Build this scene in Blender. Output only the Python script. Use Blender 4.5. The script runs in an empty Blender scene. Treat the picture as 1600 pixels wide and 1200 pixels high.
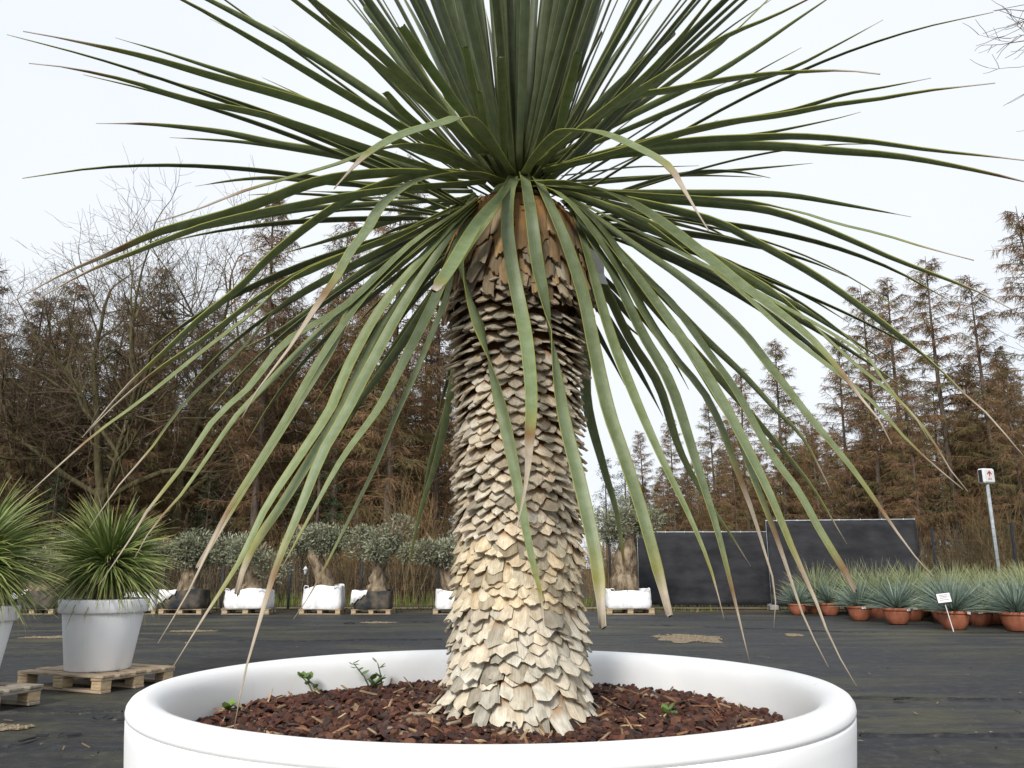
import bpy, math, random
import numpy as np
from mathutils import Vector, Matrix, noise as mnoise

random.seed(7)
rng = np.random.default_rng(11)
PI = math.pi
scene = bpy.context.scene
COL = scene.collection

# ------------------------------------------------------------------ camera
EYE = 1.05
PITCH = math.radians(13.0)
FPX = 1244.0                                   # focal length for a 1600 px wide frame (28 mm)
cam_d = bpy.data.cameras.new('camera')
cam_d.sensor_width = 36.0
cam_d.lens = 36.0 * FPX / 1600.0
cam_d.clip_start = 0.05
cam_d.clip_end = 2000
cam = bpy.data.objects.new('camera', cam_d)
COL.objects.link(cam)
cam.location = (0, 0, EYE)
cam.rotation_euler = (PI / 2 + PITCH, 0, 0)
scene.camera = cam

# ------------------------------------------------------------------ light: bright overcast with a veiled sun
SUN_EL, SUN_AZ = math.radians(31), math.radians(196)   # azimuth clockwise from +Y: behind the camera, to its left
world = bpy.data.worlds.new('World')
scene.world = world
world.use_nodes = True
wn, wl = world.node_tree.nodes, world.node_tree.links
wn.clear()
w_out = wn.new('ShaderNodeOutputWorld')
w_bg = wn.new('ShaderNodeBackground')
w_bg.inputs['Strength'].default_value = 0.10
w_sky = wn.new('ShaderNodeTexSky')
w_sky.sky_type = 'NISHITA'
w_sky.sun_disc = False
w_sky.sun_elevation = SUN_EL
w_sky.sun_rotation = SUN_AZ
w_sky.dust_density = 4.0
w_tc = wn.new('ShaderNodeTexCoord')
w_noise = wn.new('ShaderNodeTexNoise')
w_noise.inputs['Scale'].default_value = 1.6
w_noise.inputs['Detail'].default_value = 4
w_ramp = wn.new('ShaderNodeValToRGB')
w_ramp.color_ramp.elements[0].position = 0.3
w_ramp.color_ramp.elements[0].color = (4.95, 5.35, 5.85, 1)
w_ramp.color_ramp.elements[1].position = 0.62
w_ramp.color_ramp.elements[1].color = (5.5, 5.72, 6.0, 1)
w_mix = wn.new('ShaderNodeMix')
w_mix.data_type = 'RGBA'
w_mix.inputs['Factor'].default_value = 0.96
wl.new(w_tc.outputs['Generated'], w_noise.inputs['Vector'])
wl.new(w_noise.outputs['Fac'], w_ramp.inputs['Fac'])
wl.new(w_sky.outputs['Color'], w_mix.inputs['A'])
wl.new(w_ramp.outputs['Color'], w_mix.inputs['B'])
wl.new(w_mix.outputs['Result'], w_bg.inputs['Color'])
wl.new(w_bg.outputs['Background'], w_out.inputs['Surface'])

sun_d = bpy.data.lights.new('sun', 'SUN')
sun_d.energy = 2.0
sun_d.angle = math.radians(12)
sun_d.color = (1.0, 0.955, 0.89)
sun = bpy.data.objects.new('sun', sun_d)
COL.objects.link(sun)
to_sun = Vector((math.sin(SUN_AZ) * math.cos(SUN_EL), math.cos(SUN_AZ) * math.cos(SUN_EL), math.sin(SUN_EL)))
sun.rotation_euler = to_sun.to_track_quat('Z', 'Y').to_euler()
sun.location = to_sun * 30

scene.render.engine = 'CYCLES'
scene.cycles.max_bounces = 6
scene.cycles.diffuse_bounces = 3
scene.cycles.glossy_bounces = 2
scene.cycles.transmission_bounces = 2
scene.cycles.transparent_max_bounces = 4
scene.view_settings.view_transform = 'Standard'
scene.view_settings.look = 'None'
scene.view_settings.exposure = 0.82
scene.view_settings.gamma = 1
scene.view_settings.use_curve_mapping = False


# ------------------------------------------------------------------ helpers
def ray(x, y):
    """unit direction of the line of sight through a point of the 1600 x 1200 photograph"""
    cp, sp = math.cos(PITCH), math.sin(PITCH)
    r, u = x - 800.0, 600.0 - y
    return Vector((r, FPX * cp - u * sp, FPX * sp + u * cp)).normalized()


EYEV = Vector((0, 0, EYE))


def ground(x, y, z=0.0):
    d = ray(x, y)
    return EYEV + d * ((z - EYE) / d.z)


def at(x, y, Y):
    d = ray(x, y)
    return EYEV + d * (Y / d.y)


def tag(o, label=None, cat=None, group=None, kind=None):
    if label: o['label'] = label
    if cat: o['category'] = cat
    if group: o['group'] = group
    if kind: o['kind'] = kind
    return o


def thing(name, label, cat, loc=(0, 0, 0), rz=0.0, group=None):
    o = bpy.data.objects.new(name, None)
    o.empty_display_size = 0.1
    COL.objects.link(o)
    o.location = loc
    o.rotation_euler = (0, 0, rz)
    return tag(o, label, cat, group)


def link(name, mesh, parent=None, loc=None, rot=None, scale=None):
    o = bpy.data.objects.new(name, mesh)
    COL.objects.link(o)
    if parent: o.parent = parent
    if loc is not None: o.location = loc
    if rot is not None: o.rotation_euler = rot
    if scale is not None: o.scale = (scale, scale, scale) if isinstance(scale, (int, float)) else scale
    return o


def copy_tree(src, parent=None):
    c = src.copy()
    COL.objects.link(c)
    if parent: c.parent = parent
    for ch in src.children:
        copy_tree(ch, c)
    return c


class MB:
    """collects geometry for one mesh"""

    def __init__(self):
        self.v, self.f, self.c, self.uv = [], [], [], []
        self.n = 0
        self.has_c = False

    def add(self, verts, faces, color=None, uvs=None):
        b = self.n
        self.v.append(np.asarray(verts, float).reshape(-1, 3))
        k = len(self.v[-1])
        self.n += k
        self.f.extend([tuple(i + b for i in f) for f in faces])
        if color is None:
            self.c.append(np.ones((k, 4)))
        else:
            self.has_c = True
            ca = np.asarray(color, float)
            if ca.ndim == 1: ca = np.tile(ca, (k, 1))
            if ca.shape[1] == 3: ca = np.hstack([ca, np.ones((k, 1))])
            self.c.append(ca)
        self.uv.append(np.zeros((k, 2)) if uvs is None else np.asarray(uvs, float))
        return self

    def box(self, c, s, m=None, bevel=0.0, color=None):
        x, y, z = s[0] / 2, s[1] / 2, s[2] / 2
        if bevel > 0:
            b = min(bevel, x * .8, y * .8, z * .8)
            vs, idx = [], {}
            for sx in (-1, 1):
                for sy in (-1, 1):
                    for sz in (-1, 1):
                        for a in range(3):
                            p = [sx * (x - b), sy * (y - b), sz * (z - b)]
                            p[a] = (sx * x, sy * y, sz * z)[a]
                            idx[(sx, sy, sz, a)] = len(vs)
                            vs.append(p)
            fs = []
            for a in range(3):
                o1, o2 = [k for k in range(3) if k != a]
                for s_ in (-1, 1):
                    q = []
                    for (i, j) in ((-1, -1), (1, -1), (1, 1), (-1, 1)):
                        k = [0, 0, 0]; k[a] = s_; k[o1] = i; k[o2] = j
                        q.append(idx[(k[0], k[1], k[2], a)])
                    fs.append(q)
            for a in range(3):          # edges parallel to axis a
                o1, o2 = [k for k in range(3) if k != a]
                for i in (-1, 1):
                    for j in (-1, 1):
                        k0 = [0, 0, 0]; k0[o1] = i; k0[o2] = j
                        k1 = list(k0); k0[a] = -1; k1[a] = 1
                        fs.append([idx[(*k0, o1)], idx[(*k1, o1)], idx[(*k1, o2)], idx[(*k0, o2)]])
            for sx in (-1, 1):
                for sy in (-1, 1):
                    for sz in (-1, 1):
                        fs.append([idx[(sx, sy, sz, 0)], idx[(sx, sy, sz, 1)], idx[(sx, sy, sz, 2)]])
        else:
            vs = [(i * x, j * y, k * z) for i in (-1, 1) for j in (-1, 1) for k in (-1, 1)]
            fs = [(0, 1, 3, 2), (4, 6, 7, 5), (0, 4, 5, 1), (2, 3, 7, 6), (0, 2, 6, 4), (1, 5, 7, 3)]
        vs = np.array(vs)
        if m is not None:
            vs = vs @ np.array(m.to_3x3()).T
        return self.add(vs + np.array(c), fs, color)

    def tube(self, pts, radii, n=8, color=None, cap=True):
        pts = [Vector(p) for p in pts]
        if isinstance(radii, (int, float)): radii = [radii] * len(pts)
        vs, fs = [], []
        ref = None
        for i, p in enumerate(pts):
            t = (pts[min(i + 1, len(pts) - 1)] - pts[max(i - 1, 0)]).normalized()
            if ref is None:
                ref = Vector((0, 0, 1)) if abs(t.z) < .9 else Vector((1, 0, 0))
            a = t.cross(ref).normalized()
            b = t.cross(a).normalized()
            ref = -b if False else a.cross(t)
            for k in range(n):
                w = 2 * PI * k / n
                vs.append(p + (a * math.cos(w) + b * math.sin(w)) * radii[i])
        for i in range(len(pts) - 1):
            for k in range(n):
                k2 = (k + 1) % n
                fs.append((i * n + k, i * n + k2, (i + 1) * n + k2, (i + 1) * n + k))
        if cap:
            fs.append(tuple(range(n))[::-1])
            fs.append(tuple((len(pts) - 1) * n + k for k in range(n)))
        return self.add([tuple(v) for v in vs], fs, color)

    def lathe(self, prof, n=48, wob=None, color=None, close=False):
        vs, fs = [], []
        for i, (r, z) in enumerate(prof):
            for k in range(n):
                a = 2 * PI * k / n
                rr = r if wob is None else r * wob(a, z)
                vs.append((rr * math.cos(a), rr * math.sin(a), z))
        for i in range(len(prof) - 1):
            for k in range(n):
                k2 = (k + 1) % n
                fs.append((i * n + k, i * n + k2, (i + 1) * n + k2, (i + 1) * n + k))
        if close:
            fs.append(tuple(range(n))[::-1])
            fs.append(tuple((len(prof) - 1) * n + k for k in range(n)))
        return self.add(vs, fs, color)

    def segs(self, P0, P1, R0, R1, color=None):
        """many three sided twigs at once"""
        P0, P1 = np.asarray(P0, float), np.asarray(P1, float)
        R0, R1 = np.asarray(R0, float), np.asarray(R1, float)
        n = len(P0)
        t = P1 - P0
        t /= np.maximum(np.linalg.norm(t, axis=1, keepdims=True), 1e-9)
        ref = np.where(np.abs(t[:, 2:3]) > .9, np.array([[1., 0, 0]]), np.array([[0, 0, 1.]]))
        a = np.cross(t, ref); a /= np.linalg.norm(a, axis=1, keepdims=True)
        b = np.cross(t, a)
        V = np.zeros((n, 6, 3))
        for k in range(3):
            w = 2 * PI * k / 3
            d = a * math.cos(w) + b * math.sin(w)
            V[:, k] = P0 + d * R0[:, None]
            V[:, 3 + k] = P1 + d * R1[:, None]
        base = (np.arange(n) * 6)[:, None]
        F = np.concatenate([base + np.array([[0, 1, 4, 3]]), base + np.array([[1, 2, 5, 4]]), base + np.array([[2, 0, 3, 5]])])
        c = None
        if color is not None:
            c = np.repeat(np.asarray(color, float), 6, axis=0) if np.ndim(color) == 2 else color
        return self.add(V.reshape(-1, 3), F.tolist(), c)

    def mesh(self, name, mat, smooth=False):
        me = bpy.data.meshes.new(name)
        V = np.concatenate(self.v) if self.v else np.zeros((0, 3))
        lens = np.array([len(f) for f in self.f])
        me.vertices.add(len(V))
        me.vertices.foreach_set('co', V.astype(np.float32).ravel())
        flat = np.fromiter((i for f in self.f for i in f), dtype=np.int32, count=int(lens.sum()))
        me.loops.add(len(flat))
        me.loops.foreach_set('vertex_index', flat)
        me.polygons.add(len(lens))
        me.polygons.foreach_set('loop_start', np.concatenate([[0], np.cumsum(lens)[:-1]]).astype(np.int32))
        me.polygons.foreach_set('use_smooth', np.full(len(lens), smooth, dtype=bool))
        if self.has_c:
            ca = me.color_attributes.new('tint', 'FLOAT_COLOR', 'POINT')
            ca.data.foreach_set('color', np.concatenate(self.c).astype(np.float32).ravel())
        UV = np.concatenate(self.uv)
        if UV.any():
            uvl = me.uv_layers.new(name='uv')
            uvl.data.foreach_set('uv', UV[flat].astype(np.float32).ravel())
        me.update(calc_edges=True)
        me.validate()
        if mat is not None: me.materials.append(mat)
        return me

    def build(self, name, mat, parent=None, smooth=False, loc=None, rot=None):
        return link(name, self.mesh(name, mat, smooth), parent, loc, rot)


# ------------------------------------------------------------------ materials
class Nodes:
    def __init__(self, name, rough=0.7, spec=0.3):
        self.m = bpy.data.materials.new(name)
        self.m.use_nodes = True
        self.t = self.m.node_tree
        self.b = self.t.nodes['Principled BSDF']
        self.b.inputs['Roughness'].default_value = rough
        self.b.inputs['Specular IOR Level'].default_value = spec

    def n(self, typ, **kw):
        nd = self.t.nodes.new(typ)
        for k, v in kw.items():
            if k in nd.inputs.keys(): nd.inputs[k].default_value = v
            else: setattr(nd, k, v)
        return nd

    def l(self, a, b): self.t.links.new(a, b)

    def coord(self, which='Object', scale=(1, 1, 1)):
        tc = self.n('ShaderNodeTexCoord')
        mp = self.n('ShaderNodeMapping')
        mp.inputs['Scale'].default_value = scale
        self.l(tc.outputs[which], mp.inputs['Vector'])
        return mp.outputs['Vector']

    def noise(self, vec, scale, detail=5, rough=.55):
        nz = self.n('ShaderNodeTexNoise')
        nz.inputs['Scale'].default_value = scale
        nz.inputs['Detail'].default_value = detail
        nz.inputs['Roughness'].default_value = rough
        self.l(vec, nz.inputs['Vector'])
        return nz.outputs['Fac']

    def ramp(self, fac, stops):
        r = self.n('ShaderNodeValToRGB')
        els = r.color_ramp.elements
        while len(els) < len(stops): els.new(0.5)
        for e, (p, c) in zip(els, stops):
            e.position = p
            e.color = (c, c, c, 1) if isinstance(c, (int, float)) else (*c, 1)
        self.l(fac, r.inputs['Fac'])
        return r.outputs['Color']

    def mix(self, a, b, fac, mode='MIX'):
        mx = self.n('ShaderNodeMix', data_type='RGBA', blend_type=mode)
        for sock, v in (('A', a), ('B', b), ('Factor', fac)):
            if isinstance(v, (int, float)): mx.inputs[sock].default_value = v if sock == 'Factor' else (v, v, v, 1)
            elif isinstance(v, tuple): mx.inputs[sock].default_value = (*v, 1)
            else: self.l(v, mx.inputs[sock])
        return mx.outputs['Result']

    def color(self, c):
        if isinstance(c, tuple): self.b.inputs['Base Color'].default_value = (*c, 1)
        else: self.l(c, self.b.inputs['Base Color'])
        return self

    def bump(self, h, strength=.3, dist=.01):
        bp = self.n('ShaderNodeBump')
        bp.inputs['Strength'].default_value = strength
        bp.inputs['Distance'].default_value = dist
        self.l(h, bp.inputs['Height'])
        self.l(bp.outputs['Normal'], self.b.inputs['Normal'])
        return self


def simple(name, c1, c2, scale=8, rough=.7, spec=.3, bump=0.0, stretch=(1, 1, 1), dist=.01, coord='Object', lo=.35, hi=.65):
    k = Nodes(name, rough, spec)
    v = k.coord(coord, stretch)
    f = k.noise(v, scale)
    k.color(k.ramp(f, [(lo, c1), (hi, c2)]))
    if bump: k.bump(f, bump, dist)
    return k.m


def tinted(name, amount=.35, scale=12, rough=.75, spec=.25, bump=.0, stretch=(1, 1, 1), dist=.005, trans=0.0):
    """base colour from the mesh's own tint, broken up by noise"""
    k = Nodes(name, rough, spec)
    at_ = k.n('ShaderNodeAttribute', attribute_name='tint')
    f = k.noise(k.coord('Object', stretch), scale)
    c = k.mix(at_.outputs['Color'], k.ramp(f, [(.25, 1 - amount), (.75, 1 + amount)]), 1.0, 'MULTIPLY')
    k.color(c)
    if bump: k.bump(f, bump, dist)
    return k.m


def white_plastic():
    k = Nodes('white_plastic', .48, .28)
    v = k.coord('Object')
    f = k.noise(v, 2.2, 6)
    g = k.noise(v, 38, 4)
    d = k.noise(k.coord('Object', (1, 1, .12)), 11, 6, .65)
    c = k.ramp(f, [(.3, (.87, .88, .89)), (.7, (.90, .90, .905))])
    c = k.mix(c, k.ramp(d, [(.62, (1, 1, 1)), (.85, (.88, .86, .82))]), 1.0, 'MULTIPLY')
    c = k.mix(c, k.ramp(g, [(.69, (1, 1, 1)), (.76, (.70, .64, .56))]), .6, 'MULTIPLY')
    k.color(c)
    k.bump(g, .035, .004)
    r = k.ramp(f, [(.3, .42), (.7, .56)])
    k.l(r, k.b.inputs['Roughness'])
    return k.m


def ground_cloth_mat():
    k = Nodes('woven_ground_cloth', .62, .3)
    v = k.coord('Object')
    big = k.noise(v, .35, 6, .6)
    mid = k.noise(k.coord('Object', (.35, 1.3, 1)), 1.1, 8, .65)
    fine = k.noise(v, 55, 4, .7)
    crumb = k.noise(v, 9, 8, .75)
    c = k.ramp(big, [(.3, (.012, .0135, .0165)), (.7, (.030, .032, .037))])
    moss = k.ramp(mid, [(.46, 0.0), (.62, 1.0)])
    lo = k.ramp(k.noise(v, .18, 3), [(.36, 0.15), (.58, 1.0)])
    mk = k.mix(moss, lo, 1.0, 'MULTIPLY')
    c = k.mix(c, (.098, .092, .046), k.mix(mk, .85, 1.0, 'MULTIPLY'))
    dust = k.ramp(crumb, [(.50, 0.0), (.72, .75)])
    c = k.mix(c, (.105, .096, .082), dust)
    c = k.mix(c, k.ramp(fine, [(.2, .65), (.8, 1.3)]), 1.0, 'MULTIPLY')
    k.color(c)
    h = k.mix(k.noise(k.coord('Object', (.5, 1.6, 1)), 2.2, 7, .6), fine, .12)
    k.bump(h, 1.0, .13)
    return k.m


def soil_mat():
    k = Nodes('woodland_soil', .95, .1)
    v = k.coord('Object')
    a, b = k.noise(v, .5, 8, .65), k.noise(v, 9, 6, .7)
    c = k.ramp(a, [(.3, (.060, .045, .026)), (.55, (.10, .073, .042)), (.75, (.075, .085, .030))])
    c = k.mix(c, k.ramp(b, [(.3, .6), (.7, 1.4)]), 1.0, 'MULTIPLY')
    return k.color(c).bump(b, .8, .05).m


def leaf_mat():
    k = Nodes('yucca_leaf', .42, .5)
    at_ = k.n('ShaderNodeAttribute', attribute_name='tint')
    tc = k.n('ShaderNodeTexCoord')
    sep = k.n('ShaderNodeSeparateXYZ')
    k.l(tc.outputs['UV'], sep.inputs['Vector'])
    mp = k.n('ShaderNodeMapping')
    mp.inputs['Scale'].default_value = (34, 1.2, 1)
    k.l(tc.outputs['UV'], mp.inputs['Vector'])
    fib = k.noise(mp.outputs['Vector'], 1.0, 3, .6)
    blot = k.noise(k.coord('Object'), 34, 5, .65)
    spot = k.noise(k.coord('Object'), 60, 3, .55)
    c = k.mix(at_.outputs['Color'], k.ramp(fib, [(.25, .68), (.5, 1.0), (.75, 1.28)]), 1.0, 'MULTIPLY')
    c = k.mix(c, k.ramp(blot, [(.36, .90), (.64, 1.12)]), 1.0, 'MULTIPLY')
    wax = k.n('ShaderNodeMath', operation='MULTIPLY')           # pale waxy bloom, only on live tissue (alpha of the tint)
    k.l(k.ramp(blot, [(.40, .08), (.72, .42)]), wax.inputs[0])
    k.l(at_.outputs['Alpha'], wax.inputs[1])
    c = k.mix(c, (.31, .37, .28), wax.outputs[0])
    c = k.mix(c, k.ramp(spot, [(.70, (1, 1, 1)), (.80, (1.0, .72, .42))]), .8, 'MULTIPLY')
    ab = k.n('ShaderNodeMath', operation='SUBTRACT'); ab.inputs[1].default_value = .5
    k.l(sep.outputs['X'], ab.inputs[0])
    ab1 = k.n('ShaderNodeMath', operation='ABSOLUTE'); k.l(ab.outputs[0], ab1.inputs[0])
    ab2 = k.n('ShaderNodeMath', operation='MULTIPLY_ADD'); k.l(blot, ab2.inputs[0]); ab2.inputs[1].default_value = .05; k.l(ab1.outputs[0], ab2.inputs[2])
    edge = k.ramp(ab2.outputs[0], [(.455, 0.0), (.49, 1.0)])
    em = k.n('ShaderNodeMath', operation='MULTIPLY')
    k.l(edge, em.inputs[0]); k.l(at_.outputs['Alpha'], em.inputs[1])
    c = k.mix(c, (.36, .37, .085), em.outputs[0])
    k.color(c)
    k.bump(fib, .22, .002)
    # a little light passes through the blade
    tr = k.n('ShaderNodeBsdfTranslucent')
    k.l(k.mix(c, (1.1, 1.1, .8), 1.0, 'MULTIPLY'), tr.inputs['Color'])
    mx = k.n('ShaderNodeMixShader'); mx.inputs[0].default_value = .28
    out = k.t.nodes['Material Output']
    k.l(k.b.outputs[0], mx.inputs[1]); k.l(tr.outputs[0], mx.inputs[2]); k.l(mx.outputs[0], out.inputs['Surface'])
    return k.m


def scale_mat():
    k = Nodes('dry_leaf_base', .82, .15)
    oi = k.n('ShaderNodeObjectInfo')
    at_ = k.n('ShaderNodeAttribute', attribute_name='tint')
    tc = k.n('ShaderNodeTexCoord')
    sep = k.n('ShaderNodeSeparateXYZ')
    k.l(tc.outputs['UV'], sep.inputs['Vector'])
    add = k.n('ShaderNodeVectorMath', operation='ADD')
    k.l(tc.outputs['UV'], add.inputs[0])
    rv = k.n('ShaderNodeCombineXYZ'); k.l(oi.outputs['Random'], rv.inputs['X']); k.l(oi.outputs['Random'], rv.inputs['Z'])
    sc = k.n('ShaderNodeVectorMath', operation='SCALE'); sc.inputs['Scale'].default_value = 37
    k.l(rv.outputs[0], sc.inputs[0]); k.l(sc.outputs[0], add.inputs[1])
    mp = k.n('ShaderNodeMapping'); mp.inputs['Scale'].default_value = (15, 1.3, 1)
    k.l(add.outputs[0], mp.inputs['Vector'])
    fib = k.noise(mp.outputs['Vector'], 1.0, 5, .65)
    mp2 = k.n('ShaderNodeMapping'); mp2.inputs['Scale'].default_value = (2.2, 1.6, 1)
    k.l(add.outputs[0], mp2.inputs['Vector'])
    blot = k.noise(mp2.outputs['Vector'], 1.2, 5, .6)
    base = k.mix(oi.outputs['Color'], at_.outputs['Color'], 1.0, 'MULTIPLY')
    c = k.mix(base, k.ramp(fib, [(.25, .42), (.42, .92), (.62, 1.05), (.8, 1.28)]), 1.0, 'MULTIPLY')
    c = k.mix(c, k.ramp(blot, [(.35, (.72, .68, .62)), (.6, (1.05, 1.03, 1.0))]), 1.0, 'MULTIPLY')
    root = k.ramp(sep.outputs['Y'], [(.10, 1.0), (.42, 0.0)])                       # the covered root stays orange brown
    c = k.mix(c, (.33, .17, .065), k.mix(root, .8, 1.0, 'MULTIPLY'))
    wv = k.n('ShaderNodeMath', operation='MULTIPLY_ADD')
    k.l(blot, wv.inputs[0]); wv.inputs[1].default_value = .22; k.l(sep.outputs['Y'], wv.inputs[2])
    tip = k.ramp(wv.outputs[0], [(1.00, 0.0), (1.10, .62)])                         # greyed, broken tips
    c = k.mix(c, (.21, .185, .155), tip)
    k.color(c)
    k.bump(fib, .55, .003)
    return k.m


M = {
    'plastic': white_plastic(),
    'cloth': ground_cloth_mat(),
    'soil': soil_mat(),
    'leaf': leaf_mat(),
    'scale': scale_mat(),
    'core': simple('trunk_core', (.035, .02, .01), (.10, .05, .02), 30, .9, .1, .3),
    'heart': simple('leaf_heart', (.045, .07, .02), (.11, .13, .035), 25, .6, .3),
    'bark_chip': tinted('bark_chip', .4, 60, .85, .2, .4, dist=.003),
    'wood': simple('pallet_wood', (.25, .19, .13), (.44, .35, .25), 7, .85, .15, .35, (1, 9, 9), .004),
    'wood_end': simple('pallet_block_wood', (.33, .24, .14), (.50, .39, .25), 9, .85, .15, .35, (1, 1, 8), .004),
    'grey_wood': simple('grey_pallet_wood', (.20, .175, .14), (.33, .29, .235), 7, .88, .12, .35, (1, 9, 9), .004),
    'terracotta': simple('terracotta', (.24, .080, .042), (.34, .125, .072), 6, .62, .3, .05),
    'white_bag': simple('white_woven_bag', (.60, .61, .62), (.84, .84, .85), 6, .7, .15, .8, (1, 1, .5), .05, lo=.3, hi=.55),
    'black_bag': simple('black_mesh_bag', (.022, .027, .03), (.16, .125, .09), 4, .75, .2, .5, (1, 1, 1), .03, lo=.42, hi=.78),
    'screen': simple('black_shade_cloth', (.016, .017, .020), (.036, .037, .043), 1.6, .75, .2, .35, (1, 1, 2), .05),
    'galvanised': simple('galvanised_tube', (.32, .36, .39), (.46, .50, .53), 14, .45, .5),
    'post': simple('anthracite_post', (.018, .022, .026), (.032, .036, .042), 10, .5, .4),
    'sign_white': simple('sign_white', (.74, .74, .74), (.82, .82, .81), 9, .4, .4),
    'sign_dark': simple('sign_dark', (.02, .02, .03), (.035, .035, .045), 9, .5, .4),
    'sign_red': simple('sign_red', (.36, .03, .05), (.42, .04, .06), 9, .5, .4),
    'label_white': simple('label_white', (.68, .69, .70), (.80, .80, .80), 20, .45, .4),
    'ink': simple('grey_print', (.10, .11, .16), (.16, .17, .22), 20, .6, .2),
    'larch_bark': simple('larch_bark', (.070, .052, .040), (.155, .125, .100), 3, .95, .1, .8, (4, 4, .7), .05),
    'larch_twig': tinted('larch_twig', .3, 2, .9, .1),
    'oak_bark': simple('mossy_oak_bark', (.060, .054, .026), (.125, .108, .060), 2.2, .95, .1, .8, (3, 3, .6), .05),
    'oak_twig': tinted('oak_twig', .3, 1.5, .9, .1),
    'needle': tinted('needles', .4, 3, .7, .2),
    'olive_leaf': tinted('olive_leaf', .35, 6, .55, .3),
    'olive_bark': simple('olive_bark', (.085, .062, .040), (.33, .26, .18), 9, .95, .1, 1.0, (1, 1, .5), .05),
    'blade': tinted('narrow_blade', .25, 9, .5, .35),
    'grass': tinted('grass_blade', .3, 5, .7, .2),
    'brush': tinted('dry_brush', .3, 5, .9, .1),
    'gravel': simple('gravel', (.15, .115, .075), (.33, .27, .19), 45, .95, .1, .9, dist=.02),
    'potting': simple('potting_soil', (.03, .02, .012), (.085, .055, .035), 40, .95, .1, .9),
    'weed': tinted('weed_leaf', .2, 20, .5, .3),
    'lamp': simple('pale_lamp_metal', (.55, .58, .6), (.7, .72, .74), 20, .35, .5),
    'wire': simple('dark_fence_wire', (.02, .024, .022), (.035, .04, .036), 20, .6, .3),
    'path': simple('sandy_path', (.20, .165, .115), (.30, .255, .185), 3, .95, .1, .4, dist=.02),
}

# ------------------------------------------------------------------ the ground
def sheet(name, pts, z, mat, kind='structure'):
    mb = MB()
    mb.add([(x, y, z) for x, y in pts], [tuple(range(len(pts)))])
    return tag(mb.build(name, mat), kind=kind)


def strip(name, left, right, z, mat, n=40, amp=.25, seed=1):
    """band of ground with uneven edges: left / right = (y_near, y_far) at the two ends"""
    mb = MB()
    r = random.Random(seed)
    vs, fs = [], []
    for i in range(n + 1):
        t = i / n
        x = left[0] + (right[0] - left[0]) * t
        y0 = left[1] + (right[1] - left[1]) * t + r.uniform(-amp, amp)
        y1 = left[2] + (right[2] - left[2]) * t + r.uniform(-amp, amp)
        for j in range(4):
            vs.append((x, y0 + (y1 - y0) * j / 3, z))
    for i in range(n):
        for j in range(3):
            fs.append((i * 4 + j, (i + 1) * 4 + j, (i + 1) * 4 + j + 1, i * 4 + j + 1))
    mb.add(vs, fs)
    return tag(mb.build(name, mat), kind='structure')


sheet('ground', [(-700, -60), (700, -60), (700, 1200), (-700, 1200)], -0.03, M['soil'])

# the black ground cloth: a gently rumpled sheet
def cloth_z(x, y):
    v = Vector((x * .55, y * 1.1, 0))
    return .016 * mnoise.fractal(v, 1.0, 2.0, 4) + .006 * mnoise.noise(Vector((x * 2.3, y * 5, 3)))


CL_FAR = lambda x: 20.15 + .12 * math.sin(x * 1.1) + .1 * math.sin(x * 2.7 + 1)
mb = MB()
nx, ny = 220, 170
vs, fs = [], []
for j in range(ny + 1):
    for i in range(nx + 1):
        x = -22 + 48 * i / nx
        t = j / ny
        y = -3 + (CL_FAR(x) + 3) * t
        vs.append((x, y, cloth_z(x, y) - .002))
for j in range(ny):
    for i in range(nx):
        a = j * (nx + 1) + i
        fs.append((a, a + 1, a + nx + 2, a + nx + 1))
mb.add(vs, fs)
tag(mb.build('ground_cloth', M['cloth'], smooth=True), kind='structure')

# folded seams where two lengths of cloth overlap
def seam(pts, w=.05):
    mb = MB()
    vs, fs = [], []
    P = []
    for i in range(len(pts) - 1):
        a, b = Vector(pts[i]), Vector(pts[i + 1])
        for k in range(10):
            P.append(a.lerp(b, k / 10))
    P.append(Vector(pts[-1]))
    for i, p in enumerate(P):
        zz = cloth_z(p.x, p.y)
        j = random.uniform(-.012, .012)
        vs += [(p.x, p.y + j, zz - .004), (p.x, p.y + w * .45 + j, zz + .016 + random.uniform(-.004, .006)), (p.x, p.y + w + j, zz - .004)]
    for i in range(len(P) - 1):
        for k in range(2):
            a = i * 3 + k
            fs.append((a, a + 3, a + 4, a + 1))
    mb.add(vs, fs)
    return tag(mb.build('cloth_seam', M['cloth'], smooth=True), kind='structure')


for (xa, ya, xb, yb) in ((1345, 1150, 1640, 1152), (1150, 1088, 1640, 1096), (-40, 1118, 190, 1112), (250, 1002, 690, 1000), (940, 976, 1400, 990)):
    a, b = ground(xa, ya), ground(xb, yb)
    m_ = a.lerp(b, .5) + Vector((0, random.uniform(-.05, .05), 0))
    seam([a, m_, b], .035)

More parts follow.
